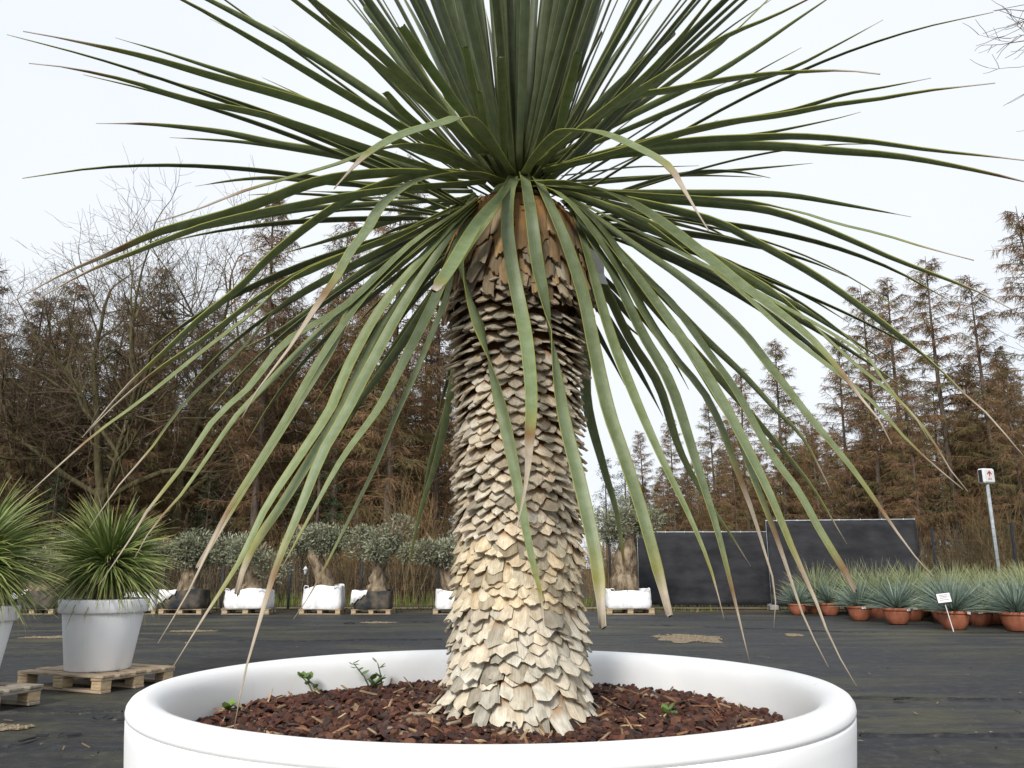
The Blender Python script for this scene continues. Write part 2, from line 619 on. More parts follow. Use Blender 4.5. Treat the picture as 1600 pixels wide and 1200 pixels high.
# bare gravel showing through the cloth
def patch(cx, cy, rx, ry, seed):
    r = random.Random(seed)
    mb = MB()
    n = 26
    ring = []
    for k in range(n):
        a = 2 * PI * k / n
        q = 1 + r.uniform(-.28, .22)
        x_, y_ = cx + rx * q * math.cos(a), cy + ry * q * math.sin(a)
        ring.append((x_, y_, cloth_z(x_, y_) + .004))
    mb.add([(cx, cy, cloth_z(cx, cy) + .008)] + ring, [(0, 1 + k, 1 + (k + 1) % n) for k in range(n)])
    for _ in range(int(420 * rx * ry) + 30):
        a, q = r.uniform(0, 2 * PI), math.sqrt(r.random()) * .92
        p = (cx + rx * q * math.cos(a), cy + ry * q * math.sin(a), 0)
        p = (p[0], p[1], cloth_z(p[0], p[1]) + .008)
        s = r.uniform(.010, .028)
        mb.box(p, (s, s * r.uniform(.6, 1), s * .7), Matrix.Rotation(r.uniform(0, 3), 3, 'Z') @ Matrix.Rotation(r.uniform(-.5, .5), 3, 'X'), s * .2)
    tag(mb.build('gravel_patch', M['gravel']), kind='stuff')


for (px, py, hx, hy, s) in ((1075, 998, 55, 6.5, 1), (72, 996, 34, 2.4, 2), (12, 1140, 44, 4, 3), (1240, 993, 14, 1.5, 4), (590, 973, 30, 1.3, 5), (300, 986, 36, 1.6, 6)):
    c, ex, ey0, ey1 = ground(px, py), ground(px + hx, py), ground(px, py + hy), ground(px, py - hy)
    patch(c.x, c.y, abs(ex.x - c.x), (ey1.y - ey0.y) / 2, s)

strip('grass_verge', (-26, 20.2, 21.6), (24, 20.2, 21.6), -.012, M['soil'], 60, .15, 3)
strip('path', (-26, 21.9, 22.7), (9, 22.0, 22.8), -.006, M['path'], 50, .1, 4)

mb = MB()
for _ in range(9000):
    x = random.uniform(-24, 26)
    u = random.random()
    y = random.uniform(20.25, 21.7) if u < .40 else random.uniform(22.8, 25.5)
    if u < .40 and mnoise.noise(Vector((x * .6, y, 0))) < -.02: continue
    h = random.uniform(.05, .18) if y < 22 else random.uniform(.14, .42)
    a = random.uniform(0, PI)
    w = .012
    dx, dy = math.cos(a) * w, math.sin(a) * w
    lx, ly = random.uniform(-.06, .06), random.uniform(-.06, .06)
    g = random.random()
    c = (.060 + .06 * g, .105 + .06 * g, .022) if random.random() < .7 else (.19, .15, .075)
    mb.add([(x - dx, y - dy, -.02), (x + dx, y + dy, -.02), (x + lx, y + ly, h)], [(0, 1, 2)], c)
tag(mb.build('grass', M['grass']), kind='stuff')

# scraps on the cloth
mb = MB()
for _ in range(230):
    p = ground(random.uniform(-60, 1660), random.uniform(965, 1190))
    if (p - Vector((0, 1.7, 0))).length < .9: continue
    s = random.uniform(.007, .026)
    dark = random.random() < .35
    c = (.02, .02, .022) if dark else random.choice([(.22, .18, .12), (.16, .11, .06), (.32, .29, .23)])
    mb.box((p.x, p.y, cloth_z(p.x, p.y) + .010), (s * random.uniform(1, 2.6), s * .5, s * .25),
           Matrix.Rotation(random.uniform(0, 3), 3, 'Z') @ Matrix.Rotation(random.uniform(-.4, .4), 3, 'Y'), .002, c)
for (px, py) in ((150, 1128), (105, 1153), (545, 975), (650, 974), (585, 972), (1410, 1095)):
    p = ground(px, py)
    for _ in range(4):
        s = random.uniform(.03, .08)
        mb.box((p.x + random.gauss(0, .1), p.y + random.gauss(0, .08), .02), (s * 1.6, s * .5, s * .16),
               Matrix.Rotation(random.uniform(0, 3), 3, 'Z') @ Matrix.Rotation(random.uniform(-.4, .4), 3, 'X'), .01, (.018, .018, .021))
tag(mb.build('debris', tinted('scrap', .3, 30, .8)), kind='stuff')

# ------------------------------------------------------------------ the woods
def larch_mesh(seed, H=18.0, dense=1.0, moss=0.0):
    r = np.random.default_rng(seed)
    lean = r.normal(0, .25, 2)
    def axis(z):
        t = z / H
        return np.array([lean[0] * t + .12 * math.sin(t * 5 + seed), lean[1] * t + .1 * math.sin(t * 4 + 2 * seed), z])
    tr = MB()
    zs = np.linspace(0, H, 15)
    tr.tube([tuple(axis(z)) for z in zs], [.19 * (1 - z / H) ** .85 + .012 for z in zs], 8)
    P0, P1, R0, R1, C = [], [], [], [], []
    nb = int(165 * dense)
    for i in range(nb):
        q = (i + r.random()) / nb
        z = 1.6 + (H - 1.9) * q
        dead = z < 5.0
        if dead and r.random() < .2: continue
        L = (3.3 * (1 - z / H) ** .62 + .35) * r.uniform(.6, 1.12)
        if dead: L *= r.uniform(.4, .85)
        a = r.uniform(0, 2 * PI)
        e = r.normal(.12 + .5 * (z / H) ** 3, .16)
        p = axis(z)
        n = 5
        hue = r.uniform(.75, 1.25)
        col = np.array([.168, .104, .058]) * hue
        if r.random() < .28 + moss: col = np.array([.125, .102, .046]) * hue
        pts = [p]
        for s in range(n):
            e2 = e - .32 * (s / n) + .35 * (s / n) ** 3 + r.normal(0, .06)
            a += r.normal(0, .07)
            d = np.array([math.cos(a) * math.cos(e2), math.sin(a) * math.cos(e2), math.sin(e2)])
            p = p + d * L / n
            pts.append(p)
        for s in range(n):
            P0.append(pts[s]); P1.append(pts[s + 1])
            R0.append(.026 * (1 - s / n) * (L / 3) ** .5 + .007); R1.append(.026 * (1 - (s + 1) / n) * (L / 3) ** .5 + .007); C.append(col * .85)
        nt = int((13 + 9.5 * L) * (.8 if dead else 1.0))
        for k in range(nt):
            u = r.uniform(.12, 1.0)
            f = u * n; s = min(int(f), n - 1)
            b = pts[s] + (pts[s + 1] - pts[s]) * (f - s)
            ta = a + r.choice([-1, 1]) * r.uniform(.5, 1.3)
            te = r.normal(-.45, .4)
            tl = r.uniform(.22, .75) * (.6 + .4 * (1 - z / H))
            d = np.array([math.cos(ta) * math.cos(te), math.sin(ta) * math.cos(te), math.sin(te)])
            m = b + d * tl * .5
            d2 = d + np.array([0, 0, r.uniform(-.5, .15)])
            e_ = m + d2 / np.linalg.norm(d2) * tl * .5
            P0 += [b, m]; P1 += [m, e_]; R0 += [.0115, .0105]; R1 += [.0105, .006]
            cc = col * r.uniform(.75, 1.35); C += [cc, cc]
            for w in range(2):
                o = b + (m - b) * r.uniform(.3, 1) if w == 0 else m + (e_ - m) * r.uniform(.1, .9)
                d3 = d + r.normal(0, .55, 3) + np.array([0, 0, -.2])
                P0.append(o); P1.append(o + d3 / np.linalg.norm(d3) * r.uniform(.1, .34)); R0.append(.0095); R1.append(.005); C.append(col * r.uniform(.8, 1.5))
    cr = MB()
    cr.segs(P0, P1, R0, R1, np.array(C))
    return tr.mesh('trunk', M['larch_bark'], True), cr.mesh('crown', M['larch_twig'])


def oak_mesh(seed, H=17.0, spread=1.0, trunk_h=4.2, r0=.33, levels=6, moss=.5):
    r = np.random.default_rng(seed)
    T = MB()
    P0, P1, R0, R1, C = [], [], [], [], []

    def branch(p, d, L, rad, lv):
        n = 4 if lv < 4 else 3
        pts = [p]
        for s in range(n):
            d = d + r.normal(0, (.05, .13, .15, .15, .15, .15, .15)[lv], 3) + np.array([0, 0, .03])
            d /= np.linalg.norm(d)
            p = p + d * L / n
            pts.append(p)
        rr = [rad * (1 - .42 * s / n) for s in range(n + 1)]
        if lv <= 2:
            T.tube([tuple(q) for q in pts], rr, 7 if lv else 10, cap=False)
        else:
            g = r.random()
            col = np.array([.100, .074, .052]) * r.uniform(.7, 1.3) if g > moss * .45 else np.array([.100, .090, .042]) * r.uniform(.8, 1.25)
            for s in range(n):
                P0.append(pts[s]); P1.append(pts[s + 1]); R0.append(rr[s]); R1.append(rr[s + 1]); C.append(col)
        if lv >= levels: return
        k = (6 if lv == 0 else 5 if lv < 3 else 4 if lv < 4 else 3)
        for i in range(k):
            if lv == 0: u = r.uniform(.72, 1.0)
            else: u = r.uniform(.25, 1.0)
            if i == 0: u = 1.0
            f = u * n; s = min(int(f), n - 1)
            b = pts[s] + (pts[s + 1] - pts[s]) * (f - s)
            side = r.normal(0, 1, 3); side -= d * side.dot(d); side /= np.linalg.norm(side)
            ang = r.uniform(.1, .35) if i == 0 else r.uniform(.5, 1.15) * (1.0 if lv else .95) * spread
            nd = d * math.cos(ang) + side * math.sin(ang)
            nd[2] += .10 if lv < 2 else .07
            nd /= np.linalg.norm(nd)
            ln = L * r.uniform(.48, .76) if lv else (H - trunk_h) * r.uniform(.36, .52)
            branch(b, nd, ln, max(rr[s] * (.74 if i == 0 else r.uniform(.42, .66)), .006), lv + 1)

    branch(np.array([0., 0, -.1]), np.array([.03, 0, 1.]), trunk_h, r0, 0)
    k = H / float(np.percentile([p[2] for p in P1], 99.6))              # the crown's own top sets the height
    P0, P1 = np.array(P0) * k, np.array(P1) * k
    T.v = [v * k for v in T.v]
    cr = MB()
    cr.segs(P0, P1, np.array(R0) * 1.25, np.array(R1) * 1.25, np.array(C))
    return T.mesh('trunk', M['oak_bark'], True), cr.mesh('crown', M['oak_twig'])


def spruce_mesh(seed, H=9.0):
    r = np.random.default_rng(seed)
    tr = MB().tube([(0, 0, 0), (0, 0, H * .5), (0, 0, H)], [.12, .07, .01], 7)
    cr = MB()
    P0, P1, R0, R1, C = [], [], [], [], []
    V, F, CC = [], [], []
    for i in range(110):
        z = .5 + (H - .6) * (i + r.random()) / 110
        L = 2.1 * (1 - z / H) ** .8 + .2
        a = r.uniform(0, 2 * PI)
        d = np.array([math.cos(a), math.sin(a), r.normal(-.25, .15)])
        base = np.array([0, 0, z])
        g = r.uniform(.7, 1.3)
        for k in range(int(34 * L) + 10):
            u = r.uniform(.15, 1.0)
            p = base + d * L * u + r.normal(0, .09, 3)
            s = r.normal(0, 1, 3); s /= np.linalg.norm(s)
            q = np.array([d[0], d[1], -.4]) + r.normal(0, .5, 3); q /= np.linalg.norm(q)
            ln, w = r.uniform(.10, .22), .022
            b = len(V)
            V += [p - s * w, p + s * w, p + q * ln]
            F.append((b, b + 1, b + 2))
            c = np.array([.028, .044, .020]) * g * r.uniform(.7, 1.4)
            CC += [c, c, c]
    cr.add(V, F, np.array(CC))
    return tr.mesh('trunk', M['larch_bark'], True), cr.mesh('crown', M['needle'])


def shrub_mesh(seed, H=3.2, stems=26, cols=((.17, .12, .065), (.12, .10, .045))):
    r = np.random.default_rng(seed)
    P0, P1, R0, R1, C = [], [], [], [], []
    for i in range(stems):
        a = r.uniform(0, 2 * PI); e = r.uniform(1.0, 1.5)
        p = np.array([r.normal(0, .22), r.normal(0, .22), -.05])
        L = H * r.uniform(.55, 1.05)
        d = np.array([math.cos(a) * math.cos(e), math.sin(a) * math.cos(e), math.sin(e)])
        col = np.array(cols[int(r.random() < .4)]) * r.uniform(.75, 1.35)
        n = 6
        for s in range(n):
            d = d + r.normal(0, .07, 3); d /= np.linalg.norm(d)
            q = p + d * L / n
            P0.append(p); P1.append(q); R0.append(.013 * (1 - s / n) + .004); R1.append(.013 * (1 - (s + 1) / n) + .004); C.append(col)
            if s > 0:
                for k in range(3):
                    o = p + (q - p) * r.random()
                    d3 = d + r.normal(0, .45, 3); d3 /= np.linalg.norm(d3)
                    e_ = o + d3 * r.uniform(.25, .7)
                    P0.append(o); P1.append(e_); R0.append(.005); R1.append(.003); C.append(col)
            p = q
    mb = MB(); mb.segs(P0, P1, R0, R1, np.array(C))
    return mb.mesh('stems', M['brush'])


def put_tree(name, meshes, x, y, s, rz, label, cat, group=None, tilt=(0, 0)):
    t = thing(name, label, cat, (x, y, -.03), rz, group)
    t.scale = (s, s, s)
    t.rotation_euler = (tilt[0], tilt[1], rz)
    link('trunk', meshes[0], t)
    link('crown', meshes[1], t)
    return t


LARCH = [larch_mesh(s, 18.0, 1.0, m) for s, m in ((1, 0), (2, .1), (3, .25), (5, 0))]
OAK = [oak_mesh(21, 17, 1.0), oak_mesh(34, 17, 1.05, 5.0)]
SPRUCE = [spruce_mesh(4), spruce_mesh(9)]
SHRUB = [shrub_mesh(3), shrub_mesh(8, 2.6, 30, ((.19, .11, .05), (.16, .12, .06)))]


def tree_at(px, top, Y, kind, label, group=None, name=None, cat=None, tilt=(0, 0), base_h=None, rz=None):
    """tree whose tip is seen at pixel (px, top) when it stands Y metres away"""
    p = at(px, top, Y)
    meshes, h, nm, ct = {'larch': (random.choice(LARCH), 18.0, 'larch_tree', 'tree'), 'oak0': (OAK[0], 17.0, 'oak_tree', 'tree'),
                         'oak1': (OAK[1], 17.0, 'oak_tree', 'tree'), 'spruce': (random.choice(SPRUCE), 9.0, 'spruce_tree', 'tree')}[kind]
    s = (p.z + .03) / (base_h or h)
    return put_tree(name or nm, meshes, p.x, Y, s, random.uniform(0, 6.28) if rz is None else rz, label, ct, group, tilt)


WL = 'bare brown larch standing deep in the wood among many alike'
GL = 'larches packed in the wood'
# left wood, front trees picked out one by one
tree_at(222, 352, 31, 'oak0', 'wide bare oak above the left potted yucca, tallest crown at the left', rz=2.6)
tree_at(318, 352, 35, 'oak1', 'slimmer bare oak between the wide oak and the first tall larch on the left', rz=2.2)
tree_at(105, 440, 34, 'oak1', 'bare mossy oak leaning out at the far left edge of the wood', rz=4.4)
tree_at(440, 302, 31, 'larch', 'tall bare larch left of the big yucca, between the oaks and the tallest larch')
tree_at(630, 248, 31, 'larch', 'tallest larch just left of the big yucca trunk, its tip behind the leaves')
tree_at(540, 345, 33, 'larch', 'shorter larch filling the gap between the two tall larches left of the trunk')
tree_at(14, 408, 30, 'larch', 'reddish brown larch cut by the left edge of the picture')
tree_at(70, 455, 32, 'larch', 'low larch behind the leaning oak at the far left')
tree_at(690, 400, 36, 'larch', 'thin larch half hidden by the left edge of the yucca trunk')
# right wood
tree_at(1592, 325, 37, 'larch', 'tall larch cut by the right edge, above the arrow sign')
tree_at(1442, 400, 43, 'larch', 'tall larch with a straight clear stem, left of the arrow sign')
tree_at(1506, 432, 41, 'larch', 'larch between the tall straight larch and the larch at the right edge')
tree_at(1376, 436, 46, 'larch', 'larch just left of the tall straight larch in the right wood')
tree_at(1342, 446, 48, 'larch', 'twin topped looking larch at the left end of the tall right group')
tree_at(1300, 520, 52, 'larch', 'shorter larch where the right wood starts to drop away')
tree_at(1205, 525, 56, 'larch', 'larch standing above the right hand black screen')
tree_at(1152, 575, 62, 'larch', 'larch above the joint of the two black screens')
tree_at(1110, 628, 66, 'larch', 'larch above the middle of the left black screen')
tree_at(1046, 652, 78, 'larch', 'small far larch above the white bagged olive right of the trunk')
tree_at(1000, 672, 88, 'larch', 'farthest small larch next to the open sky gap right of the trunk')
tree_at(975, 700, 84, 'spruce', 'dark little spruce at the foot of the sky gap right of the trunk')
tree_at(945, 712, 90, 'spruce', 'far dark spruce partly behind the right edge of the yucca trunk')
tree_at(505, 640, 29, 'spruce', 'dark green spruce in the shade between the larch stems on the left', base_h=9)
tree_at(92, 735, 28, 'spruce', 'low dark evergreen behind the left potted yucca', base_h=9)
tree_at(330, 735, 31, 'spruce', 'low dark evergreen below the slimmer bare oak', base_h=9)
tree_at(1560, 690, 39, 'spruce', 'dull green evergreen behind the arrow sign', base_h=9)

# deep fill of the left wood
for row, Y in enumerate((33.5, 36.5, 39, 43, 47, 52, 57, 63)):
    x = -30 - row * 3 + random.uniform(0, 2)
    lim = -2.2 - .035 * Y
    while x < lim:
        put_tree('larch_tree', random.choice(LARCH), x, Y + random.uniform(-1.6, 1.6), random.uniform(.55, .80) if row < 2 else random.uniform(.62, .86), random.uniform(0, 6.28), WL, 'tree', GL)
        x += random.uniform(1.9, 3.2) if row else random.uniform(3.6, 6.0)
# deep fill of the right wood, behind an edge that runs away to the left
def edge_x(Y): return 28.0 - (Y - 36) * .235 if Y < 92 else 14.8
for row in range(7):
    Y = 38 + row * 1.2
    while Y < 96:
        x = edge_x(Y) * (1.0) - 1.0 + row * 2.9 + random.uniform(-1, 1)
        frac = max(0, min(1, (Y - 36) / 55))
        s = random.uniform(.66, .84) if row else random.uniform(.50, .72)
        put_tree('larch_tree', random.choice(LARCH), x, Y, s * (1 - .12 * frac), random.uniform(0, 6.28), WL, 'tree', GL)
        Y += random.uniform(4.2, 7.0) if row else random.uniform(3.5, 6.0)
for k in range(70):
    Y = random.uniform(40, 92)
    put_tree('larch_tree', random.choice(LARCH), edge_x(Y) + random.uniform(-1.5, 9), Y, random.uniform(.36, .62), random.uniform(0, 6.28), WL, 'tree', GL)
for (x, Y) in ((21, 33), (24, 35), (18.5, 36.5), (15.5, 41), (27, 39), (13, 47), (30, 34)):
    put_tree('larch_tree', random.choice(LARCH), x, Y, random.uniform(.5, .66), random.uniform(0, 6.28), WL, 'tree', GL)

# bare crown that reaches in at the top right
put_tree('bare_tree', OAK[0], 15.0, 13.0, 1.0, 3.2, 'bare tree outside the frame whose twigs hang in at the top right corner', 'tree')

# undergrowth: thin dry stems along and inside the wood
mb = MB()
P0, P1, R0, R1, C = [], [], [], [], []
def stems(n, xr, yr, h, cols):
    for _ in range(n):
        x, y = random.uniform(*xr), random.uniform(*yr)
        hh = random.uniform(*h)
        l = np.array([random.gauss(0, .16), random.gauss(0, .16), 1.0]) * hh
        p = np.array([x, y, -.05]); m = p + l * .55 + np.array([random.gauss(0, .05), random.gauss(0, .05), 0])
        c = np.array(random.choice(cols)) * random.uniform(.7, 1.4)
        w = random.uniform(.006, .013)
        P0.extend([p, m]); P1.extend([m, p + l]); R0.extend([w, w * .8]); R1.extend([w * .8, .003]); C.extend([c, c])
        for k in range(3):
            o = m + l * random.uniform(-.2, .35)
            d = np.array([random.gauss(0, .4), random.gauss(0, .4), random.uniform(.1, .6)]) * hh * .35
            P0.append(o); P1.append(o + d); R0.append(w * .6); R1.append(.003); C.append(c)
BR = [(.088, .058, .036), (.066, .050, .032), (.15, .12, .08), (.062, .041, .028), (.070, .066, .032)]
stems(3400, (-26, 1), (25.2, 31), (.4, 2.0), BR)
stems(2400, (-32, 1), (31, 44), (1.0, 3.6), BR)
stems(1300, (6, 30), (25, 34), (.5, 2.6), BR)
stems(2000, (10, 40), (34, 62), (1.0, 4.0), BR)
stems(900, (2, 12), (30, 80), (.6, 2.2), BR)
mb.segs(P0, P1, R0, R1, np.array(C))
tag(mb.build('undergrowth', M['brush']), kind='stuff')

SG = 'bare shrubs along the wood edge'
for i, (px, Y, s) in enumerate(((640, 26, 1.25), (668, 27, 1.45), (600, 27.5, 1.0), (545, 26.5, .95), (1570, 25, 1.1), (1590, 26, 1.35), (1535, 27, 1.1), (940, 27, 1.0), (1490, 28, .9), (250, 27, .9), (130, 27, .8), (400, 27, .9))):
    t = thing('bare_shrub', 'leafless twiggy shrub behind the wire fence, ' + ('tall pale one just left of the yucca trunk', 'tallest one, cut by the yucca trunk', 'one above the twisted olive', 'low one above the slumped bag', 'one behind the arrow sign pole', 'tallest one at the right edge', 'one left of the arrow sign pole', 'one in the gap right of the yucca trunk', 'one at the end of the black screens', 'one right of the whole white pot', 'one left of the whole white pot', 'one above the second white bag')[i], 'shrub', (at(px, 800, Y).x, Y, -.03), random.uniform(0, 6), SG)
    t.scale = (s, s, s)
    link('stems', SHRUB[i % 2], t)

# ------------------------------------------------------------------ wire fence
def fence_run(posts, label, y_of):
    f = thing('wire_fence', label, 'fence', (posts[0][0], posts[0][1], 0))
    o = Vector(f.location)
    for (x, y, h) in posts:
        mb = MB()
        mb.box((x - o.x, y - o.y, h / 2 - .03), (.06, .06, h), None, .006)
        mb.box((x - o.x, y - o.y, h - .02), (.068, .068, .02), None, .004)
        mb.build('fence_post', M['post'], f)
    for (a, b) in zip(posts[:-1], posts[1:]):
        mb = MB()
        h = min(a[2], b[2]) - .05
        pa, pb = np.array([a[0] - o.x, a[1] - o.y, 0]), np.array([b[0] - o.x, b[1] - o.y, 0])
        L = np.linalg.norm(pb - pa)
        P0, P1 = [], []
        n = int(L / .06)
        for k in range(1, n):
            p = pa + (pb - pa) * k / n
            P0.append(p + (0, 0, .03)); P1.append(p + (0, 0, h))
        for z in np.arange(.06, h, .2):
            P0.append(pa + (0, 0, z)); P1.append(pb + (0, 0, z))
        mb.segs(P0, P1, np.full(len(P0), .0028), np.full(len(P0), .0028))
        tag(mb.build('wire_mesh', M['wire'], f), kind='stuff')
    return f


FY = 21.85
fence_run([(at(px, 950, FY).x, FY, h) for px, h in ((-60, 1.2), (40, 1.2), (140, 1.2), (252, 1.22), (345, 1.25), (450, 1.15), (563, 1.32), (683, 1.1), (800, 1.4), (955, 1.7))],
          'low dark wire fence with slim posts behind the row of bagged olive trees', FY)
fence_run([(at(1462, 880, 22.6).x, 22.6, 2.15), (at(1588, 880, 21.0).x, 21.0, 2.2), (at(1720, 880, 19.6).x, 19.6, 2.2)],
          'tall dark wire fence with posts behind the arrow sign at the right', 22)

# ------------------------------------------------------------------ black screened site panels
def screen_panel(xa, ya, xb, yb, z0, z1, label, seed):
    r = random.Random(seed)
    a, b = Vector((xa, ya, 0)), Vector((xb, yb, 0))
    L = (b - a).length
    t = thing('screen_panel', label, 'fence', a, math.atan2(yb - ya, xb - xa))
    mb = MB()
    for x in (0, L):
        mb.tube([(x, 0, z0 - .0), (x, 0, z1)], .017, 8)
    for z in (z0 + .12, z1 - .02):
        mb.tube([(0, 0, z), (L, 0, z)], .014, 8)
    mb.build('tube_frame', M['galvanised'], t, True)
    mb = MB()
    nx, nz = 36, 16
    vs, fs = [], []
    for j in range(nz + 1):
        for i in range(nx + 1):
            x = -.012 + (L + .024) * i / nx
            sag = .035 * (.5 + .5 * math.sin(i * .9 + seed)) * (j / nz) ** 8
            z = z0 + .05 + (z1 - z0 - .075 - sag) * j / nz
            y = -.032 + .022 * mnoise.noise(Vector((x * 1.4, z * 1.8, seed))) - .012
            vs.append((x, y, z))
    for j in range(nz):
        for i in range(nx):
            q = j * (nx + 1) + i
            fs.append((q, q + 1, q + nx + 2, q + nx + 1))
    mb.add(vs, fs)
    c = mb.build('shade_cloth', M['screen'], t, True)
    sm = c.modifiers.new('thickness', 'SOLIDIFY'); sm.thickness = .003
    for k in range(7):
        mb = MB()
        mb.tube([(L * (k + .5) / 7, .02, z1 - .06), (L * (k + .5) / 7, -.035, z1 - .03), (L * (k + .5) / 7, .0, z1 + .006)], .005, 5)
        mb.build('cable_tie', M['sign_white'], t)
    for x in (.02, L - .02):
        mb = MB(); mb.box((x, 0, .06), (.22, .62, .13), None, .02)
        mb.build('foot_block', simple('grey_concrete', (.18, .18, .17), (.28, .27, .26), 12, .9), t)
    return t


p0, p1 = at(1000, 947, 22.3), at(1209, 947, 22.2)
screen_panel(p0.x, 22.3, p1.x, 22.2, .03, 2.03, 'black screened site fence panel right behind the olive tree right of the trunk', 2)
q0, q1 = at(1206, 940, 21.3), at(1443, 940, 20.6)
screen_panel(q0.x, 21.3, q1.x, 20.6, .05, 2.28, 'taller black screened site fence panel behind the blue potted yuccas', 5)

# ------------------------------------------------------------------ pallets
def box_mesh(name, s, mat, bev=.004):
    return MB().box((0, 0, 0), s, None, bev).mesh(name, mat)


PAL = {}
for key, mat in (('tan', M['wood']), ('grey', M['grey_wood'])):
    PAL[key] = dict(top=box_mesh('top_board', (1.2, .125, .022), mat), cross=box_mesh('cross_board', (.145, .8, .022), mat),
                    block=box_mesh('block', (.135, .11, .078), M['wood_end'], .006), bottom=box_mesh('bottom_board', (1.2, .10, .022), mat))


def make_pallet(label, loc, rz, key='tan', s=1.0, group='wooden pallets'):
    t = thing('wooden_pallet', label, 'pallet', loc, rz, group)
    t.scale = (s, s, s)
    P = PAL[key]
    r = random.Random(hash((round(loc[0], 2), round(loc[1], 2))))
    for i in range(5):
        link('top_board', P['top'], t, (r.uniform(-.006, .006), -.335 + .1675 * i, .1335), (0, r.uniform(-.006, .006), r.uniform(-.008, .008)))
    for x in (-.52, 0, .52):
        link('cross_board', P['cross'], t, (x, 0, .111), (0, 0, r.uniform(-.006, .006)))
        for y in (-.34, 0, .34):
            link('block', P['block'], t, (x + r.uniform(-.006, .006), y + r.uniform(-.008, .008), .061), (0, 0, r.uniform(-.05, .05)))
    for y in (-.34, 0, .34):
        link('bottom_board', P['bottom'], t, (r.uniform(-.006, .006), y, .011), (0, 0, r.uniform(-.006, .006)))
    return t


# ------------------------------------------------------------------ olive trees in bags on pallets
def olive_crown(seed, rx, rz_, n=5200):
    r = np.random.default_rng(seed)
    lobes = [(r.normal(0, 1, 3) * np.array([rx * .40, rx * .38, rz_ * .34]), r.uniform(.30, .46) * rx) for _ in range(12)]
    V, F, C = [], [], []
    P0, P1, R0, R1, CT = [], [], [], [], []
    for i in range(n):
        c, rad = lobes[r.integers(len(lobes))]
        d = r.normal(0, 1, 3); d /= np.linalg.norm(d)
        p = c + d * rad * r.uniform(.35, 1.05) ** .6 * np.array([1, 1, .85])
        q = d * .7 + r.normal(0, .6, 3) + np.array([0, 0, .25]); q /= np.linalg.norm(q)
        s = np.cross(q, r.normal(0, 1, 3)); s /= np.linalg.norm(s)
        ln, w = r.uniform(.06, .12), r.uniform(.010, .017)
        b = len(V)
        V += [p, p + q * ln * .5 + s * w, p + q * ln, p + q * ln * .5 - s * w]
        F.append((b, b + 1, b + 2, b + 3))
        g = r.uniform(.65, 1.35)
        col = (np.array([.25, .26, .18]) if r.random() < .5 else np.array([.155, .175, .10])) * g
        C += [col] * 4
        if i % 9 == 0:
            P0.append(p - q * .25); P1.append(p + q * .05); R0.append(.006); R1.append(.003); CT.append((.10, .085, .06))
    mb = MB(); mb.add(V, F, np.array(C))
    mb.segs(P0, P1, R0, R1, np.array(CT))
    return mb.mesh('crown', M['olive_leaf'])


def olive_trunk(seed, lean, h, r0):
    r = random.Random(seed)
    mb = MB()
    pts = [(0, 0, -.1)]
    n = 9
    for i in range(1, n + 1):
        t = i / n
        pts.append((lean * t + .05 * math.sin(5 * t + seed), .04 * math.sin(7 * t), h * t - .05 * (1 - t)))
    rad = [r0 * (1.35 - .65 * i / n) * r.uniform(.86, 1.15) for i in range(n + 1)]
    for k, off in enumerate(((0, 0), (.07, .03), (-.06, -.04), (.01, -.08))):
        mb.tube([(p[0] + off[0] * math.cos(3 * i / n + k), p[1] + off[1] + .04 * math.sin(4 * i / n + k), p[2]) for i, p in enumerate(pts)],
                [q * (1 if k == 0 else .55) * r.uniform(.85, 1.15) for q in rad], 9)
    top = Vector(pts[-1])
    for k in range(5):
        a = 2 * PI * k / 5 + r.random()
        e = top + Vector((math.cos(a) * .45, math.sin(a) * .4, r.uniform(.25, .6)))
        mb.tube([tuple(top - Vector((0, 0, .12))), tuple(top.lerp(e, .5) + Vector((0, 0, -.06))), tuple(e)], [r0 * .42, r0 * .3, r0 * .14], 6)
    return mb.mesh('trunk', M['olive_bark'], True)


def bag_mesh(seed, w, d, h, slump=0.0):
    r = random.Random(seed)
    mb = MB()
    n = 72
    vs, fs = [], []
    rows = [(.0, .95), (.04, .985), (.18, 1.01), (.35, 1.02), (.52, 1.0), (.7, 1.0), (.85, .985), (.97, .98), (1.0, .965), (.985, .93), (.88, .90)]
    for j, (t, q) in enumerate(rows):
        for k in range(n):
            a = 2 * PI * k / n
            ca, sa = math.cos(a), math.sin(a)
            m = (abs(ca) ** 5 + abs(sa) ** 5) ** (-1 / 5)
            z = h * t
            if t > .6: z += (.05 * math.sin(2 * a + seed) + .03 * math.sin(5 * a + 2 * seed)) * h * 1.2 + slump * ca * h
            b = 1 + .03 * mnoise.noise(Vector((ca * 2.5, sa * 2.5, t * 2 + seed))) + .018 * mnoise.noise(Vector((ca * 9, sa * 9, t * 3.5 + seed)))
            vs.append((w / 2 * ca * m * q * b, d / 2 * sa * m * q * b, z))
    for j in range(len(rows) - 1):
        for k in range(n):
            k2 = (k + 1) % n
            fs.append((j * n + k, j * n + k2, (j + 1) * n + k2, (j + 1) * n + k))
    mb.add(vs, fs)
    return mb


def soil_disc(w, d, z, seed):
    mb = MB()
    n = 24
    vs = [(0, 0, z + .05)]
    for q, zz in ((.5, .035), (1.0, 0)):
        for k in range(n):
            a = 2 * PI * k / n
            m = (abs(math.cos(a)) ** 5 + abs(math.sin(a)) ** 5) ** (-1 / 5)
            vs.append((w / 2 * .9 * q * m * math.cos(a), d / 2 * .9 * q * m * math.sin(a), z + zz + .02 * mnoise.noise(Vector((k, q * 7, seed)))))
    fs = [(0, 1 + k, 1 + (k + 1) % n) for k in range(n)]
    for k in range(n):
        fs.append((1 + k, 1 + n + k, 1 + n + (k + 1) % n, 1 + (k + 1) % n))
    return mb.add(vs, fs)


